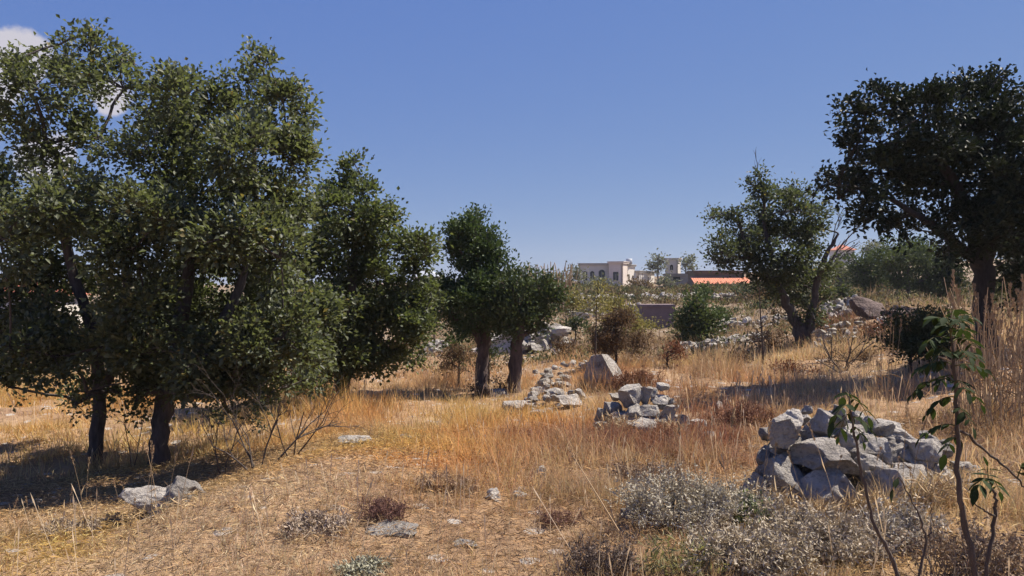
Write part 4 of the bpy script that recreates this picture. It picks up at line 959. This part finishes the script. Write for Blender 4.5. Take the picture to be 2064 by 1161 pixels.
# white house with a red roof behind the dead branches
b = foot(1705, 530, 126); wh = empty('house', b); tag(wh, 'white house with a red tiled roof on the skyline behind dead branches', 'house', kind='thing')
house_block(wh, foot(1722, 530, 126), -0.3, 3.4, 3.6, 2.6, 'white_wall', front=[(0.5, 1.2, 1.2, 2.1, False), (1.9, 2.6, 1.2, 2.1, False)], roof='hip', roofmat='red_tile', rise=1.0)
# small house left of the junipers
b = foot(862, 578, 86); sm_ = empty('house', b); tag(sm_, 'small brown house with a pale roof left of the junipers', 'house', kind='thing')
house_block(sm_, foot(880, 578, 86), -0.1, 2.6, 3.0, 1.6, 'plaster_pink', front=[(0.9, 1.5, 0.9, 1.3, False)], roof='hip', roofmat='slate', rise=0.9)
# house glimpsed through the left oaks
b = foot(40, 650, 46); lh = empty('house', b); tag(lh, 'pale house glimpsed through the foliage of the leftmost oak', 'house', kind='thing')
house_block(lh, foot(95, 655, 46), -0.1, 4.2, 3.5, 2.2, 'plaster', front=[(0.6, 1.3, 1.0, 1.8, False), (2.4, 3.1, 1.0, 1.8, False)], roof='hip', roofmat='red_tile', rise=0.9)
# concrete cistern on the terrace
q = P(1326, 650, 35); ct = empty('concrete_cistern', (q[0], q[1], q[2])); tag(ct, 'grey concrete cistern box set into the terrace left of the green bush', 'cistern', kind='thing')
m = MB(); m.box((-0.68, 0, -0.8), (0.72, 1.5, 0.68)); m.build('wall', M['concrete'], ct, smooth=False)
m = MB(); m.box((-0.72, -0.05, 0.683), (0.76, 1.55, 0.79)); m.build('lid', M['concrete'], ct, smooth=False)

# ------------------------------------------------------------------ scrub and plants of the meadow
def make_shrub(name, label, px, py, D, wpx, hpx, seed, col=((0.30, 0.26, 0.21), (0.52, 0.47, 0.40)), stemcol=(0.30, 0.24, 0.17), nst=90, nleaf=26, leaf=(0.028, 0.011), mat='dry_shrub', cat='shrub', thick=0.0022, up=0.6, group=None):
    """A low twiggy cushion: many forked stems with tiny dry leaves and bracts in the outer half."""
    r = np.random.default_rng(seed)
    b = P(px, py, D); b[2] = gz(b[0], b[1]) - 0.02
    root = empty(name, b); tag(root, label, cat, group)
    W_, H_ = wpx / FPX * D / 2, hpx / FPX * D
    sm, lm = MB(), MB()
    for k in range(nst):
        d = rdir(1, r)[0]; d[2] = abs(d[2]) + up; d = unit(d)
        a = b + np.array([r.uniform(-1, 1) * W_ * 0.75, r.uniform(-1, 1) * W_ * 0.6, 0]); a[2] = gz(a[0], a[1]) - 0.02
        hs = H_ * (0.45 + 0.75 * float(vnoise(np.array([a[0] * 5.0]), np.array([a[1] * 5.0]), seed)[0]))
        e = a + d * np.array([H_ * 0.55, H_ * 0.55, hs]) * r.uniform(0.6, 1.15)
        p = curve_pts(a, e, 5, 0.10, 0.08, r); sm.tube(p, np.linspace(thick * 1.5, thick * 0.6, 5), 3, c=np.array(stemcol) * r.uniform(0.7, 1.3))
        tips = [(p[2], p[4])]
        for f in range(3):
            q0 = p[2] + (p[4] - p[2]) * r.uniform(0, 0.7); q1 = q0 + unit(p[4] - p[2] + rdir(1, r)[0] * np.linalg.norm(p[4] - p[2]) * 0.9) * H_ * r.uniform(0.15, 0.35)
            sm.tube(curve_pts(q0, q1, 3, 0.05, 0.05, r), [thick, thick * 0.7, thick * 0.4], 3, c=np.array(stemcol) * r.uniform(0.7, 1.3)); tips.append((q0, q1))
        for q0, q1 in tips:
            n = max(2, int(nleaf / 4)); t = r.uniform(0.25, 1.05, n)[:, None]
            pp = q0 + (q1 - q0) * t + r.normal(0, 0.012, (n, 3))
            tone = r.uniform(0, 1, n)[:, None]
            leaves(lm, pp, rdir(n, r) + np.array([0, 0, 0.3]), rdir(n, r), leaf[0] * r.uniform(0.6, 1.4, n), leaf[1] * r.uniform(0.6, 1.4, n), np.array(col[0]) * (1 - tone) + np.array(col[1]) * tone)
    so = sm.build('stems', M['straw'], root, origin=b); so['kind'] = 'stuff'
    lo_ = lm.build('foliage', M[mat], root, origin=b); lo_['kind'] = 'stuff'
    return root
GREYS = ((0.33, 0.295, 0.23), (0.50, 0.45, 0.36))
make_shrub('thorny_shrub', 'wide grey thorny shrub left of the foreground stone heap', 1365, 1062, 5.3, 240, 130, 401, GREYS, nst=170, nleaf=40)
make_shrub('thorny_shrub', 'grey thorny shrub close to the lower left corner of the stone heap', 1455, 1045, 5.5, 130, 110, 402, GREYS, nst=90, nleaf=36)
make_shrub('thorny_shrub', 'pale bristly shrub at the bottom edge below the stone heap', 1520, 1180, 4.3, 230, 150, 403, ((0.31, 0.26, 0.19), (0.54, 0.46, 0.35)), nst=150, nleaf=44)
make_shrub('thorny_shrub', 'pale bristly shrub below the middle of the stone heap', 1660, 1150, 4.6, 220, 130, 404, ((0.30, 0.25, 0.19), (0.52, 0.44, 0.34)), nst=150, nleaf=44)
make_shrub('thorny_shrub', 'whitish tufted shrub below the right end of the stone heap', 1815, 1120, 4.9, 150, 100, 405, ((0.30, 0.26, 0.21), (0.52, 0.46, 0.38)), nst=110, nleaf=44)
make_shrub('thorny_shrub', 'brown twiggy shrub in the bottom right corner', 1960, 1200, 4.1, 200, 150, 406, ((0.16, 0.11, 0.075), (0.32, 0.23, 0.16)), nst=110, nleaf=24)
make_shrub('herb', 'yellow-green leafy herb at the bottom edge left of the pale shrubs', 1375, 1200, 4.2, 130, 160, 407, ((0.15, 0.145, 0.07), (0.30, 0.27, 0.15)), (0.22, 0.19, 0.10), nst=26, nleaf=12, leaf=(0.05, 0.010), mat='sapling', cat='plant')
make_shrub('herb', 'sage-green herb growing against the near left block of the heap', 1515, 1050, 5.3, 80, 80, 408, ((0.12, 0.14, 0.08), (0.25, 0.27, 0.17)), (0.14, 0.14, 0.08), nst=30, nleaf=24, leaf=(0.03, 0.014), mat='sapling', cat='plant')
make_shrub('herb', 'small grey-green herb in front of the middle of the heap', 1620, 1070, 5.1, 70, 70, 409, ((0.15, 0.16, 0.11), (0.28, 0.29, 0.21)), (0.14, 0.14, 0.08), nst=26, nleaf=24, leaf=(0.024, 0.012), mat='sapling', cat='plant')
make_shrub('russet_shrub', 'dark russet tuft behind the flat slab at the bottom centre', 775, 1075, 5.25, 110, 52, 410, ((0.13, 0.065, 0.055), (0.26, 0.145, 0.115)), (0.13, 0.07, 0.055), nst=80, nleaf=20, leaf=(0.02, 0.005))
make_shrub('russet_shrub', 'russet tuft in open grass right of the two small pale stones', 1130, 1062, 5.4, 100, 36, 411, ((0.15, 0.08, 0.06), (0.28, 0.16, 0.12)), (0.13, 0.07, 0.055), nst=60, nleaf=20, leaf=(0.02, 0.005))
make_shrub('russet_shrub', 'low russet shrub in front of the cairn', 1290, 905, 8.9, 190, 50, 412, ((0.20, 0.095, 0.055), (0.36, 0.19, 0.10)), (0.15, 0.08, 0.055), nst=120, nleaf=24, leaf=(0.04, 0.009), thick=0.003)
make_shrub('russet_shrub', 'russet shrub at the left foot of the pointed boulder', 1285, 790, 13.6, 130, 50, 413, ((0.19, 0.09, 0.055), (0.34, 0.18, 0.10)), (0.15, 0.08, 0.055), nst=90, nleaf=24, leaf=(0.05, 0.012), thick=0.004)
make_shrub('russet_shrub', 'russet shrub right of the cairn behind the round stone', 1500, 868, 9.8, 130, 56, 414, ((0.18, 0.09, 0.06), (0.33, 0.18, 0.115)), (0.15, 0.08, 0.055), nst=90, nleaf=22, leaf=(0.04, 0.009), thick=0.003)
make_shrub('dark_shrub', 'dark withered shrub at the bottom edge right of centre', 1215, 1190, 4.2, 150, 110, 415, ((0.09, 0.07, 0.06), (0.22, 0.17, 0.14)), (0.10, 0.07, 0.055), nst=80, nleaf=22, leaf=(0.022, 0.007))
make_shrub('thorny_shrub', 'low grey cushion in short grass left of the flat slab', 640, 1105, 5.0, 150, 36, 416, ((0.30, 0.23, 0.17), (0.5, 0.40, 0.31)), nst=80, nleaf=30)
make_shrub('thorny_shrub', 'small grey cushion at the bottom edge left of centre', 720, 1172, 4.35, 110, 44, 417, ((0.25, 0.24, 0.17), (0.43, 0.41, 0.30)), nst=70, nleaf=30)
make_shrub('thorny_shrub', 'brownish cushion in open grass beyond the two small pale stones', 900, 1020, 6.1, 130, 36, 418, ((0.28, 0.19, 0.13), (0.46, 0.33, 0.22)), nst=80, nleaf=28)
make_shrub('thorny_shrub', 'dry cushion between the grey shrub and the cairn', 1300, 985, 6.6, 180, 56, 419, ((0.22, 0.15, 0.10), (0.40, 0.29, 0.20)), nst=90, nleaf=28)
make_shrub('thorny_shrub', 'grey cushion at the brink of the hollow left of the white boulder', 150, 1062, 5.6, 190, 30, 420, ((0.24, 0.19, 0.14), (0.42, 0.34, 0.26)), nst=80, nleaf=26)

STRAW = ((0.42, 0.31, 0.18), (0.62, 0.48, 0.31))
for k, (px, py, w, h, D, lab) in enumerate([(1560, 1050, 90, 90, 5.5, 'straw tuft growing against the left blocks of the heap'), (1650, 1060, 80, 70, 5.4, 'straw tuft in front of the middle of the heap'), (1760, 1055, 110, 90, 5.5, 'straw tuft in front of the right half of the heap'),
        (1880, 1050, 110, 80, 5.6, 'straw tuft at the right foot of the heap'), (1690, 890, 60, 50, 6.3, 'straw growing between the top blocks of the heap'), (1250, 875, 80, 50, 9.5, 'straw tuft at the left foot of the cairn'), (1350, 880, 80, 46, 9.5, 'straw tuft at the right foot of the cairn')]):
    make_shrub('straw_tuft', lab, px, py, D, w, h, 430 + k, STRAW, (0.45, 0.34, 0.2), nst=46, nleaf=8, leaf=(0.10, 0.005), cat='grass tuft', thick=0.0016, up=1.1)
# bare dead shrub at the right brink of the hollow
def dead_shrub(name, label, stems, D, seed, rad=0.016, depth=3, leafy=0):
    r = np.random.default_rng(seed)
    b = P(stems[0][0], stems[0][1], D); b[2] = gz(b[0], b[1])
    root = empty(name, b); tag(root, label, 'shrub'); 
    lm = MB()
    def grow(m, a, d, L, rr, lev):
        e = a + d * L
        p = curve_pts(a, e, 5, 0.04, 0.07, r); m.tube(p, np.linspace(rr, rr * 0.55, 5), 4)
        if lev == 0:
            if leafy:
                n = leafy; pp = e + r.normal(0, 0.03, (n, 3)); tone = r.uniform(0, 1, n)[:, None]
                leaves(lm, pp, rdir(n, r), rdir(n, r), 0.04 * r.uniform(.6, 1.2, n), 0.025 * r.uniform(.6, 1.2, n), np.array((0.04, 0.05, 0.03)) * (1 - tone) + np.array((0.10, 0.11, 0.06)) * tone)
            return
        for k in range(r.integers(2, 4)):
            q = p[r.integers(2, 5)]
            grow(m, q, unit(d + rdir(1, r)[0] * 0.75 + np.array([0, 0, 0.12])), L * r.uniform(0.5, 0.75), rr * 0.55, lev - 1)
    for x0, y0, x1, y1 in stems:
        m = MB(); a = P(x0, y0, D); a[2] = gz(a[0], a[1]) - 0.03; e = P(x1, y1, D + r.uniform(-.2, .2))
        grow(m, a, unit(e - a), np.linalg.norm(e - a), rad, depth)
        m.build('stem', M['twig'], root, origin=b)
    if leafy: lo_ = lm.build('foliage', M['oak'], root, origin=b); lo_['kind'] = 'stuff'
dead_shrub('dead_shrub', 'bare dark twiggy shrub on the brink of the hollow left of centre', [(520, 955, 470, 850), (525, 955, 560, 845), (520, 955, 430, 900), (528, 955, 620, 860), (515, 955, 500, 880)], 7.6, 501, 0.012, 3)
dead_shrub('dead_shrub', 'smaller bare shrub leaning right of the dark twiggy one', [(590, 915, 612, 830), (592, 915, 650, 850), (590, 915, 560, 860)], 8.6, 502, 0.010, 3)
dead_shrub('leafy_sprout', 'low leafy oak sprout beside the dark twiggy shrub', [(450, 930, 440, 850), (452, 930, 480, 860), (448, 930, 420, 870)], 8.4, 503, 0.008, 2, 14)
dead_shrub('leafy_sprout', 'leafy sprout between the two near left trunks', [(265, 935, 250, 850), (268, 935, 285, 840)], 9.6, 504, 0.008, 2, 12)
dead_shrub('dead_shrub', 'thin dead branches among the brushwood on the right', [(1700, 760, 1660, 690), (1705, 760, 1760, 690), (1702, 760, 1720, 680), (1700, 760, 1640, 720)], 14.2, 505, 0.014, 3)

# tall dry stalks
def stalk_mesh(seed, h=1.0, head=True, rad=0.0032):
    r = np.random.default_rng(seed); m = MB()
    n = 7; t = np.linspace(0, 1, n); bend = r.uniform(-0.12, 0.12, 2)
    p = np.stack([bend[0] * t ** 2, bend[1] * t ** 2, t], 1) * h
    c = np.array((0.42, 0.30, 0.18)) * r.uniform(0.6, 1.15)
    m.tube(p, np.linspace(rad, rad * 0.5, n) * h, 4, c=c)
    if head:
        k = 26; tt = r.uniform(0.86, 1.03, k)
        pp = np.stack([np.interp(tt, t, p[:, a]) for a in range(3)], 1) + r.normal(0, 0.004, (k, 3)) * h
        leaves(m, pp, rdir(k, r) * 0.4 + np.array([0, 0, 1.0]), rdir(k, r), np.full(k, 0.035 * h), np.full(k, 0.011 * h), np.tile(c * 1.1, (k, 1)))
    for k in range(2):
        tt = r.uniform(0.15, 0.6); q = np.array([np.interp(tt, t, p[:, a]) for a in range(3)])
        leaves(m, q[None], (rdir(1, r) + np.array([[0, 0, 0.8]])), rdir(1, r), np.array([0.16 * h]), np.array([0.012 * h]), c[None])
    o = m.build('dry_stalk', M['straw']); me = o.data; bpy.data.objects.remove(o); return me
STALKS = [stalk_mesh(600 + k) for k in range(5)]
REEDS = [stalk_mesh(620 + k, 1.0, k % 2 == 0, 0.0045) for k in range(5)]
def stalk(px0, py0, px1, py1, D, label, group, meshes=STALKS, parent=None, seed=0):
    a = P(px0, py0, D); e = P(px1, py1, D)
    g = gz(a[0], a[1]) - 0.02
    if parent is None: a[2] = g
    r = random.Random(seed + int(px0 * 7 + py1))
    o = bpy.data.objects.new('stalk' if parent is not None else 'dry_stalk', r.choice(meshes)); COL.objects.link(o)
    d = Vector(e - a); L = d.length
    o.rotation_euler = (d.to_track_quat('Z', 'Y').to_matrix() @ Matrix.Rotation(r.uniform(0, 6.28), 3, 'Z')).to_euler()
    o.scale = (max(L, 0.5), max(L, 0.5), L)
    o.location = Vector(a) - (Vector(parent.location) if parent is not None else Vector((0, 0, 0)))
    if parent is not None: o.parent = parent
    else: tag(o, label, 'grass stalk', group)
    return o
LS = 'tall dry grass stalk in front of the shaded hollow'
for x0, y0, x1, y1 in [(172, 1075, 170, 912), (176, 1080, 163, 930), (305, 1060, 308, 888), (318, 1060, 316, 893), (360, 1010, 388, 842), (262, 1068, 268, 972), (247, 1070, 245, 965), (40, 1120, 52, 1030), (95, 1150, 112, 1040), (110, 1130, 98, 1030), (285, 1075, 312, 905), (245, 1161, 262, 1050), (270, 1165, 280, 1000), (140, 1075, 128, 985), (335, 1060, 345, 915), (60, 1080, 64, 1000), (20, 1090, 12, 1010)]:
    stalk(x0, y0, x1, y1, 5.3, LS, 'dry stalks before the hollow')
RS = 'tall dry grass stalk near the foreground stone heap'
for x0, y0, x1, y1 in [(1528, 1060, 1546, 850), (1640, 1070, 1598, 905), (1670, 1080, 1672, 920), (1700, 1060, 1655, 860), (1380, 1010, 1396, 820), (1375, 1010, 1372, 850), (1460, 1020, 1458, 830), (1560, 1060, 1540, 900), (1790, 1090, 1830, 930), (1740, 1080, 1752, 900), (1850, 1100, 1820, 940), (1240, 1090, 1246, 960), (1600, 1120, 1580, 985), (1480, 1110, 1470, 980), (1820, 1000, 1812, 800), (1826, 1010, 1838, 830)]:
    stalk(x0, y0, x1, y1, 5.2, RS, 'dry stalks by the stone heap', seed=3)
def stalk_clump(label, n, px0, px1, py, hmin, hmax, D, seed, lean=0.12, dj=0.8, meshes=None):
    r = random.Random(seed); q = P((px0 + px1) / 2, py, D)
    c = empty('tall_grass_clump', (q[0], q[1], gz(q[0], q[1]))); tag(c, label, 'grass clump')
    for k in range(n):
        x = r.uniform(px0, px1); dd = D + r.uniform(-dj, dj); p = P(x, py, dd); g = gz(p[0], p[1]) - 0.03
        y0 = 580 - (g - EYE) * FPX / dd; h = r.uniform(hmin, hmax)
        stalk(x, y0, x + r.gauss(0, lean) * h, y0 - h, dd, None, None, meshes or REEDS, c, seed + k)
stalk_clump('dense clump of tall dry reeds at the right edge before the huge oak', 100, 1990, 2095, 745, 110, 290, 8.8, 71, 0.12)
stalk_clump('thin tall dry reeds in front of the huge oak trunk', 44, 1930, 2000, 745, 120, 300, 9.2, 72, 0.14)
stalk_clump('sparse tall stalks left of the huge oak', 16, 1760, 1800, 770, 80, 190, 11, 73, 0.08)
stalk_clump('thin pale stalks behind the pointed boulder', 30, 1250, 1345, 735, 40, 95, 16.5, 74, 0.12)
stalk_clump('leaning dry canes sticking up over the skyline right of the junipers', 44, 1042, 1158, 590, 58, 84, 50, 75, 0.2, 0.8, [stalk_mesh(650 + k, 1.0, False, 0.02) for k in range(3)])
stalk_clump('thin dry stalks on the right slope', 26, 1640, 1760, 745, 40, 100, 15.5, 76, 0.12)
stalk_clump('brown stalks around the juniper trunks', 40, 890, 960, 800, 30, 80, 15, 77, 0.1)
dead = stalk(1262, 1125, 1150, 905, 5.0, 'dark leaning dead thistle stem left of the grey shrub', None, [stalk_mesh(640, 1.0, True, 0.008)])

# ------------------------------------------------------------------ young trees close to the viewer, drooping pinnate leaves
def leaflet_mesh(seed):
    r = np.random.default_rng(seed); m = MB()
    prof = [(0.0, 0.0), (0.12, 0.10), (0.32, 0.19), (0.55, 0.20), (0.78, 0.12), (1.0, 0.0)]
    v = []; f = []
    for t, w in prof:
        z = -0.18 * t * t + r.normal(0, 0.008)
        v += [(t, -w, z + w * 0.25), (t, 0, z), (t, w, z + w * 0.25)]
    for k in range(len(prof) - 1):
        a = k * 3; f += [(a, a + 3, a + 4, a + 1), (a + 1, a + 4, a + 5, a + 2)]
    c = np.array((0.030, 0.046, 0.017)) * r.uniform(0.75, 1.25)  # leaf colour darkened to look shaded and backlit
    m.add(v, f4=f, c=c)
    o = m.build('leaflet', M['sapling']); me = o.data; bpy.data.objects.remove(o); return me
LEAFLETS = [leaflet_mesh(700 + k) for k in range(4)]
def pinnate(root, a, e, seed, size=0.055, pairs=4, droop=0.35):
    r = np.random.default_rng(seed); L = np.linalg.norm(e - a)
    t = np.linspace(0, 1, 8)[:, None]; mid = (a + e) / 2 + np.array([0, 0, droop * L])
    p = (1 - t) ** 2 * a + 2 * t * (1 - t) * mid + t ** 2 * e
    m = MB(); m.tube(p, np.linspace(0.0022, 0.001, 8), 4, c=np.array((0.10, 0.09, 0.035)))
    rl = Vector(root.location); lf = m.build('leaf', M['straw'], root, origin=np.array(rl))
    tg = unit(np.gradient(p, axis=0))
    def put(q, d, up):
        d = Vector(d).normalized(); up = Vector(up); s = up.cross(d).normalized(); u = d.cross(s)
        o = bpy.data.objects.new('leaflet', LEAFLETS[r.integers(0, 4)]); COL.objects.link(o); o.parent = lf
        z = size * r.uniform(0.55, 1.25)
        o.matrix_local = Matrix.Translation(Vector(q) - rl) @ Matrix((d, s, u)).transposed().to_4x4() @ Matrix.Scale(z, 4)
    for k in range(pairs):
        j = 1.5 + (6.0 * k / pairs); i0 = int(j); q = p[i0] + (p[min(7, i0 + 1)] - p[i0]) * (j - i0)
        side = unit(np.cross(tg[i0], np.array([0.1, 0.3, 1.0])))
        for s in (-1, 1):
            d = side * s * 0.9 + tg[i0] * 0.55 + np.array([0, 0, -0.45]) + r.normal(0, 0.15, 3)
            put(q, d, (0, 0, 1) + r.normal(0, 0.25, 3))
    put(p[-1], tg[-1] + np.array([0, 0, -0.2]), (0.2, 0.1, 1))
def near_sapling(label, D, stems, leafs, seed):
    r = np.random.default_rng(seed)
    b = P(stems[0][0][0], stems[0][0][1], D); b[2] = gz(b[0], b[1])
    root = empty('ash_sapling', b); tag(root, label, 'sapling')
    for k, st in enumerate(stems):
        pl = np.array([P(x, y, D + s) for x, y, q, s in st]); rr = np.array([q for x, y, q, s in st])
        if st[0][1] > 1150: pl = np.concatenate([[np.array([pl[0, 0] + 0.01, pl[0, 1], gz(pl[0, 0], pl[0, 1]) - 0.03])], pl]); rr = np.concatenate([[rr[0] * 1.2], rr])
        kk = np.linspace(0, len(pl) - 1, len(pl) * 5); pp = np.stack([np.interp(kk, np.arange(len(pl)), pl[:, c]) for c in range(3)], 1)
        for _ in range(2): pp[1:-1] = (pp[:-2] + 2 * pp[1:-1] + pp[2:]) / 4
        pp[1:-1] += r.normal(0, 0.0025, (len(pp) - 2, 3))
        m = MB(); m.tube(pp, np.interp(kk, np.arange(len(pl)), rr) * (1 + r.normal(0, 0.08, len(pp))), 6); m.build('stem' if k == 0 else 'branch', M['twig'], root, origin=b)
    for k, (x0, y0, x1, y1, s, prs) in enumerate(leafs):
        pinnate(root, P(x0, y0, D), P(x1, y1, D + s), seed * 10 + k, 0.052, prs)
near_sapling('young ash with drooping pinnate leaves close to the viewer at the right', 2.7,
    [[(1972, 1170, .0105, 0), (1945, 1060, .0095, 0), (1932, 985, .009, 0), (1930, 890, .008, 0), (1928, 795, .007, 0), (1922, 735, .005, 0), (1915, 655, .003, 0)],
     [(1984, 1155, .007, .03), (2006, 1040, .006, .03), (2008, 1010, .005, .03), (1992, 965, .003, .03)],
     [(1928, 858, .005, 0), (1970, 895, .0045, .05), (2020, 935, .004, .08), (2075, 985, .003, .1)],
     [(2006, 1040, .004, .03), (1985, 1028, .003, 0), (1960, 1012, .002, -.02)]],
    [(1926, 770, 1838, 795, -.05, 4), (1927, 800, 1866, 836, .08, 3), (1926, 785, 1978, 815, .05, 3), (1928, 858, 1858, 880, .05, 4), (1923, 738, 1994, 752, -.06, 4), (1922, 735, 1850, 745, .06, 4), (1918, 690, 1868, 690, -.05, 4), (1918, 690, 1968, 700, .08, 4),
     (1915, 658, 1880, 640, .06, 4), (1915, 658, 1950, 636, -.06, 4), (1916, 665, 1925, 625, .1, 3), (1920, 715, 1955, 720, -.12, 4), (1920, 720, 1885, 730, -.14, 4), (1928, 820, 1960, 860, -.08, 3), (1930, 880, 1905, 915, .06, 2), (1992, 965, 2015, 990, .04, 3), (1992, 965, 1970, 985, -.04, 3), (1992, 966, 1990, 940, 0, 2), (2050, 965, 2070, 930, 0, 3), (1917, 680, 1905, 640, -0.1, 3), (1918, 695, 1900, 660, .14, 4), (1918, 700, 1945, 665, .12, 4), (1920, 715, 1880, 705, .12, 4), (1922, 730, 1975, 728, .12, 4), (1917, 672, 1938, 650, -.14, 4), (1916, 660, 1893, 655, .02, 4), (1925, 760, 1890, 775, .1, 3), (1926, 770, 1950, 790, -.1, 3)], 81)
near_sapling('young ash stem with one leaf tuft in front of the stone heap', 2.75,
    [[(1816, 1170, .008, 0), (1796, 1121, .007, 0), (1766, 1064, .006, 0), (1738, 967, .005, 0), (1722, 870, .004, 0), (1711, 798, .0025, 0)],
     [(1796, 1121, .004, 0), (1812, 1100, .003, .02), (1825, 1085, .002, .03)]],
    [(1714, 815, 1680, 850, -.05, 3), (1713, 805, 1750, 840, .05, 3), (1716, 830, 1690, 880, .06, 3), (1717, 840, 1758, 868, -.04, 3), (1711, 800, 1700, 800, .1, 2), (1720, 860, 1740, 890, .03, 2)], 82)
near_sapling('thin leafless sapling stem between the two young ashes', 2.9,
    [[(1850, 1170, .005, 0), (1868, 1090, .004, 0), (1855, 1040, .0035, 0), (1812, 962, .002, 0)], [(1868, 1090, .003, 0), (1880, 1060, .002, 0.02), (1875, 1020, .0015, .02)]], [(1812, 962, 1800, 985, 0, 1)], 83)

# ------------------------------------------------------------------ the sward, grown round the stones
gm = MB()
grass(gm, 130000, 3.0, 6.5, 44, 0.06, 0.20, 0.0036, False)
grass(gm, 140000, 6.0, 11.0, 44, 0.06, 0.19, 0.006, False)
grass(gm, 170000, 10.5, 18.0, 44, 0.09, 0.27, 0.010, True)
grass(gm, 150000, 17.0, 32.0, 44, 0.10, 0.30, 0.017, True)
grass(gm, 110000, 30.0, 75.0, 42, 0.15, 0.36, 0.032, True)
# seed stalks standing above the sward
n = 3000
r = np.sqrt(rng.uniform(3.4 ** 2, 16 ** 2, n)); t = rng.uniform(-0.75, 0.75, n)
x, y = r * np.sin(t), r * np.cos(t)
k = (fbm(x * 0.9, y * 0.9, 201, 3) > 0.46) & (shade_tree(x, y) < 0.4); x, y, r = x[k], y[k], r[k]; n = len(x)
h = rng.uniform(0.14, 0.42, n); z = ground_z(x, y) - 0.01
yaw = rng.uniform(0, math.pi, n); ww = 0.0009 + 0.00022 * r
side = np.stack([np.cos(yaw) * ww, np.sin(yaw) * ww, np.zeros(n)], 1)
b = np.stack([x, y, z], 1); ln = rng.normal(0, 0.16, (n, 2))
tip = b + np.stack([ln[:, 0] * h, ln[:, 1] * h, h], 1); hd = b + (tip - b) * 0.8 
col = np.clip(PALE * rng.uniform(0.75, 1.3, n)[:, None], 0, 0.8)
v = np.stack([b - side, b + side, hd + side, hd - side, hd + (tip - hd) * 0.4 + side * 2.6, hd + (tip - hd) * 0.4 - side * 2.6, tip], 1).reshape(-1, 3)
i = np.arange(n)[:, None] * 7
gm.add(v, f3=np.concatenate([i + np.array([[k0]]) if False else i + np.array([k0]) for k0 in ((0, 1, 2), (0, 2, 3), (3, 2, 4), (3, 4, 5), (5, 4, 6))]), c=np.repeat(col, 7, 0))
tag(gm.build('dry_grass', M['grass'], smooth=True), 'sun-bleached dry grass in gold, orange and russet patches', 'grass', kind='stuff')

# ------------------------------------------------------------------ straw litter, weeds and pebbles on the ground
lt = MB()
n = 130000
r_ = np.sqrt(rng.uniform(3.2 ** 2, 10.5 ** 2, n)); t_ = rng.uniform(-0.75, 0.75, n); x, y = r_ * np.sin(t_), r_ * np.cos(t_)
z = ground_z(x, y) + rng.uniform(0.0, 0.07, n)
d = rdir(n); d[:, 2] *= 0.35
tint_ = np.clip(grass_tint(x, y) * rng.uniform(0.35, 1.45, n)[:, None], 0.03, 0.75)
leaves(lt, np.stack([x, y, z], 1), d, rdir(n) + np.array([0, 0, 1.0]), rng.uniform(0.02, 0.10, n), rng.uniform(0.0014, 0.0042, n) * (0.5 + r_ / 8), tint_)
tag(lt.build('straw_litter', M['grass']), 'broken straw and dead leaves littering the dry meadow floor', 'litter', kind='stuff')
wd = MB()
n = 5200     # scrubby weeds on the far terraces
r_ = np.sqrt(rng.uniform(19 ** 2, 85 ** 2, n)); t_ = rng.uniform(-0.70, 0.70, n); x, y = r_ * np.sin(t_), r_ * np.cos(t_)
k = fbm(x * 0.3, y * 0.3, 777, 3) > 0.44; x, y, r_ = x[k], y[k], r_[k]; n = len(x)
z = ground_z(x, y)
sz = rng.uniform(0.2, 0.7, n); tn = rng.uniform(0, 1, n)
pal = np.array([(0.10, 0.10, 0.05), (0.17, 0.13, 0.08), (0.22, 0.20, 0.10), (0.13, 0.085, 0.055), (0.07, 0.085, 0.04)])[rng.integers(0, 5, n)]
m_ = 50; idx = np.repeat(np.arange(n), m_); nn = len(idx)
off = rng.normal(0, 1, (nn, 3)) * np.array([0.55, 0.55, 0.32]) * sz[idx][:, None]; off[:, 2] = np.abs(off[:, 2])
pp = np.stack([x, y, z], 1)[idx] + off
leaves(wd, pp, rdir(nn) * 0.7 + np.array([0, 0, 0.7]), rdir(nn), (0.05 + 0.0028 * r_[idx]) * rng.uniform(0.6, 1.5, nn), (0.02 + 0.0012 * r_[idx]) * rng.uniform(0.6, 1.4, nn), pal[idx] * rng.uniform(0.6, 1.5, nn)[:, None])
tag(wd.build('terrace_weeds', M['far_leaf']), 'brown and olive weeds covering the far terraces', 'weeds', kind='stuff')

# ------------------------------------------------------------------ warm summer air
hz = MB(); hz.box((-420, -60, -16), (420, 560, 26))
hm_ = bpy.data.materials.new('summer_haze'); hm_.use_nodes = True
hn = hm_.node_tree; hn.nodes.clear()
ho = hn.nodes.new('ShaderNodeOutputMaterial'); hv_ = hn.nodes.new('ShaderNodeVolumePrincipled')
hv_.inputs['Color'].default_value = (0.86, 0.90, 1.0, 1); hv_.inputs['Density'].default_value = 0.0003; hv_.inputs['Anisotropy'].default_value = 0.2
hn.links.new(hv_.outputs[0], ho.inputs['Volume'])
tag(hz.build('haze', hm_, smooth=False), 'thin bluish summer haze over the far hill', 'haze', kind='stuff')
